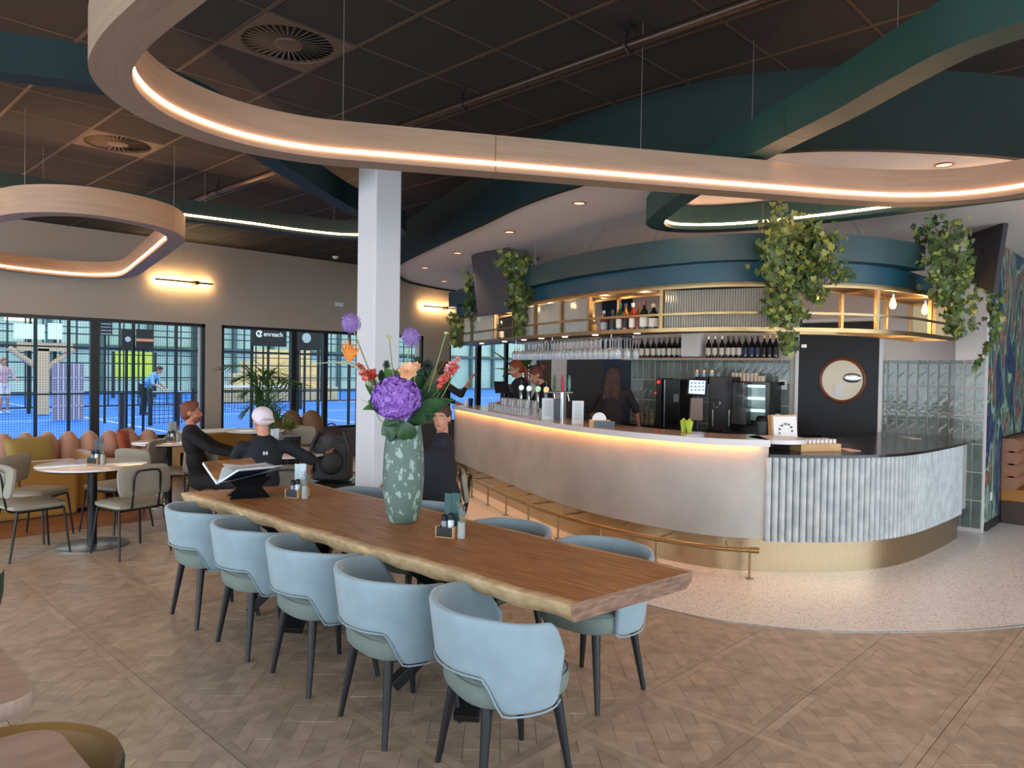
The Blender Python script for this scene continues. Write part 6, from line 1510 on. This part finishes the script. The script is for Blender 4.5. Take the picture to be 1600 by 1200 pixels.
slab(1106, 1142, 589, 700, 8.85, .4, 'body', mat('machine_brown', '#17120F', .3), cm_); slab(1141, 1163, 598, 640, 8.9, .3, 'hopper', mat('hopper_smoke', '#5A5E60', .15, trans=.5), cm_); slab(1142, 1166, 636, 662, 8.88, .3, 'grinder', mat('machine_steel', '#4A4A4A', .3, metal=.6), cm_); slab(1086, 1106, 589, 600, 8.9, .35, 'shelf_top', mat('machine_brown', ''), cm_)
for px in (1112, 1137): slab(px, px+2.5, 640, 666, 8.83, .02, 'spout_tube', M_steel, cm_)
for px in (1120,): MB().tube([atx(px+5*math.cos(a), 630+7*math.sin(a), 8.84) for a in [2*PI*k/12 for k in range(12)]], .004, 5, closed=True).build('handle_loop', M_steel, cm_)
fr = thing('display_fridge', 'glass fronted fridge with lit shelves right of the coffee machine', 'fridge', (9.0, atx(1180, 680, 9.0).y, .92))
slab(1143, 1203, 597, 700, 9.02, .35, 'body', mat('machine_black', ''), fr); slab(1166, 1196, 601, 656, 9.01, .012, 'glass_front', mat('fridge_glass', '#7F9C98', .1), fr)
for py in (602, 621, 640): slab(1168, 1195, py, py+3, 9.0, .012, 'lit_shelf', emat('shelf_glow', '#BFE6E8', .9), fr)
pos = thing('till', 'till with bright touch screen in front of the coffee machine', 'till', (8.3, atx(1090, 660, 8.3).y, .92)); 
def quad(pts, th, name, m, par):
    a, b, c, d = pts; n = (b-a).cross(d-a).normalized(); mb = MB(); mb.v = [p+n*s for s in (0, th) for p in pts]
    for f in ((3,2,1,0), (4,5,6,7), (0,1,5,4), (1,2,6,5), (2,3,7,6), (3,0,4,7)): mb.face(f)
    return mb.build(name, m, par, smooth=False)
dpt = atx(1090, 610, 8.3).dot(CW)-H*CW.z
quad([atd(1073, 616.5, dpt), atd(1103, 618, dpt), atd(1105, 592, dpt+.06), atd(1076, 591, dpt+.06)], -.03, 'screen_case', M_black, pos)
quad([atd(1076, 614.5, dpt-.012), atd(1101, 616, dpt-.012), atd(1102.5, 595, dpt+.045), atd(1077.5, 594, dpt+.045)], -.004, 'touch_screen', emat('till_glow', '#A9C4E8', .9), pos)
for i in range(4):
    for j in range(3): q = atd(1080.5+6*i, 598.5+5.5*j, dpt-.012+.05*(1-j*.4)); MB().box(q-CW*.006, (.028, .004, .02), -YAW).build('screen_key', mat('key_blue', '#7F98C0', .4), pos, smooth=False)
quad([atd(1078, 656, dpt), atd(1098, 657, dpt), atd(1098, 622, dpt), atd(1080, 622, dpt)], -.06, 'printer', mat('till_brown', '#6B5040', .4), pos)
q = atd(1090, 618, dpt+.08); MB().cyl(q, (q.x, q.y, .93), .03, n=12).cyl((q.x, q.y, .92), (q.x, q.y, .935), .12, n=20).build('stand', M_black, pos)
st2 = thing('inner_counter', 'low dark counter under the till behind the bar', 'counter', (8.3, pos.location.y, 0)); MB().box((8.28, pos.location.y, .455), (.5, 1.3, .91)).build('cabinet', M_black, st2, smooth=False)
# cups, jars, bottles on the machines
for k, px in enumerate((1089, 1100, 1112)):
    b = atx(px, 588.5, 8.98); z_ = atx(1095, 589, 8.9).z; tag(MB().lathe([(.034, 0), (.034, .07)], (8.98, b.y, z_), 16).build('spice_jar', mat('jar_mint', '#7E9A98', .2), origin=(8.98, b.y, z_)), ('left', 'middle', 'right')[k]+' glass jar with copper lid on the coffee machine', 'jar', 'copper lidded jars'); MB().lathe([(.036, .07), (.036, .095)], (8.98, b.y, z_), 16).build('lid', mat('copper', ''), COL.objects[-1])
cup = thing('paper_cup', 'cup stacked on top of the fridge and coffee machine', 'cup', (0, 0, 0), 0, 'cups stacked on the machines'); MB().lathe([(.024, 0), (.03, .05), (.028, .05), (.022, .004)], n=12).build('cup', mat('cup_cream', '#C9B9A4', .4), cup, world=False)
first = True; zf = atx(1180, 597.5, 9.05).z
for k, px in enumerate((1146, 1151, 1157, 1163, 1169, 1175, 1181, 1187, 1192)):
    for lv in range(3 if k < 7 else 2):
        y = atx(px, 590, 9.15).y; lo = (9.15, y, zf+.002+lv*.034)
        if first: cup.location = lo; first = False
        else: copy_tree(cup, lo)
p = atx(1215, 668, 8.6); tag(MB().lathe([(.032, 0), (.035, .01), (.033, .14), (.016, .18), (.015, .2)], (8.8, atx(1215, 668, 8.8).y, .92), 14).build('spray_body', mat('spray_blue', '#1E3C78', .3), origin=(8.8, atx(1215, 668, 8.8).y, .92)), 'blue spray bottle with white nozzle beside the fridge', 'bottle')
o = COL.objects[-1]; y = o.location.y; MB().box((8.8, y, 1.15), (.03, .05, .05)).build('nozzle', M_white, o, smooth=False); MB().lathe([(.0355, .03), (.035, .09)], (8.8, y, .92), 14, cap0=False, cap1=False).build('label', mat('red_label', '#B04A4A', .5), o)
pp_ = thing('side_cabinet', 'dark end of the back counter below the spray bottle', 'counter', (8.95, 3.9, 0)); MB().box((8.98, 3.74, .455), (.6, .36, .91)).build('cabinet', M_black, pp_, smooth=False)
y = atx(1190, 665, 8.7).y; bl_ = thing('blender_jug', 'smoky glass blender jug with dark lid in front of the fridge', 'jug', (8.7, y, .92)); MB().lathe([(.05, 0), (.062, .16), (.06, .16), (.048, .004)], n=16).build('jug', mat('smoke_glass', '#8A9296', .1, trans=.6), bl_, world=False); MB().lathe([(.066, .16), (.07, .2), (.04, .23)], n=16).build('lid', M_black, bl_, world=False)
cs = thing('cup_stack', 'stack of patterned cups left of the black brewer', 'cup', (9.05, atx(1010, 660, 9.05).y, .92))
for k in range(3):
    MB().lathe([(.04, .0), (.05, .09)], (9.05, atx(1004+7*k, 660, 9.05).y, .92), 16).lathe([(.04, .09), (.05, .18)], (9.05, atx(1004+7*k, 660, 9.05).y, .92), 16).build('cup', mat('cup_pattern', '#8A7A68', .6, col2='#4A3E34', scale=30), cs)
th = atx(1223.5, 601, XB-.02); tag(MB().box((XB-.027, th.y, th.z), (.02, .11, .13)).build('thermostat', M_white, origin=(XB-.02, th.y, th.z-.06), smooth=False, bevel=.004), 'white thermostat box on the tiles left of the dark door', 'thermostat')
o = COL.objects[-1]; MB().box((XB-.04, th.y, th.z+.015), (.006, .06, .05)).build('display', M_black, o, smooth=False)
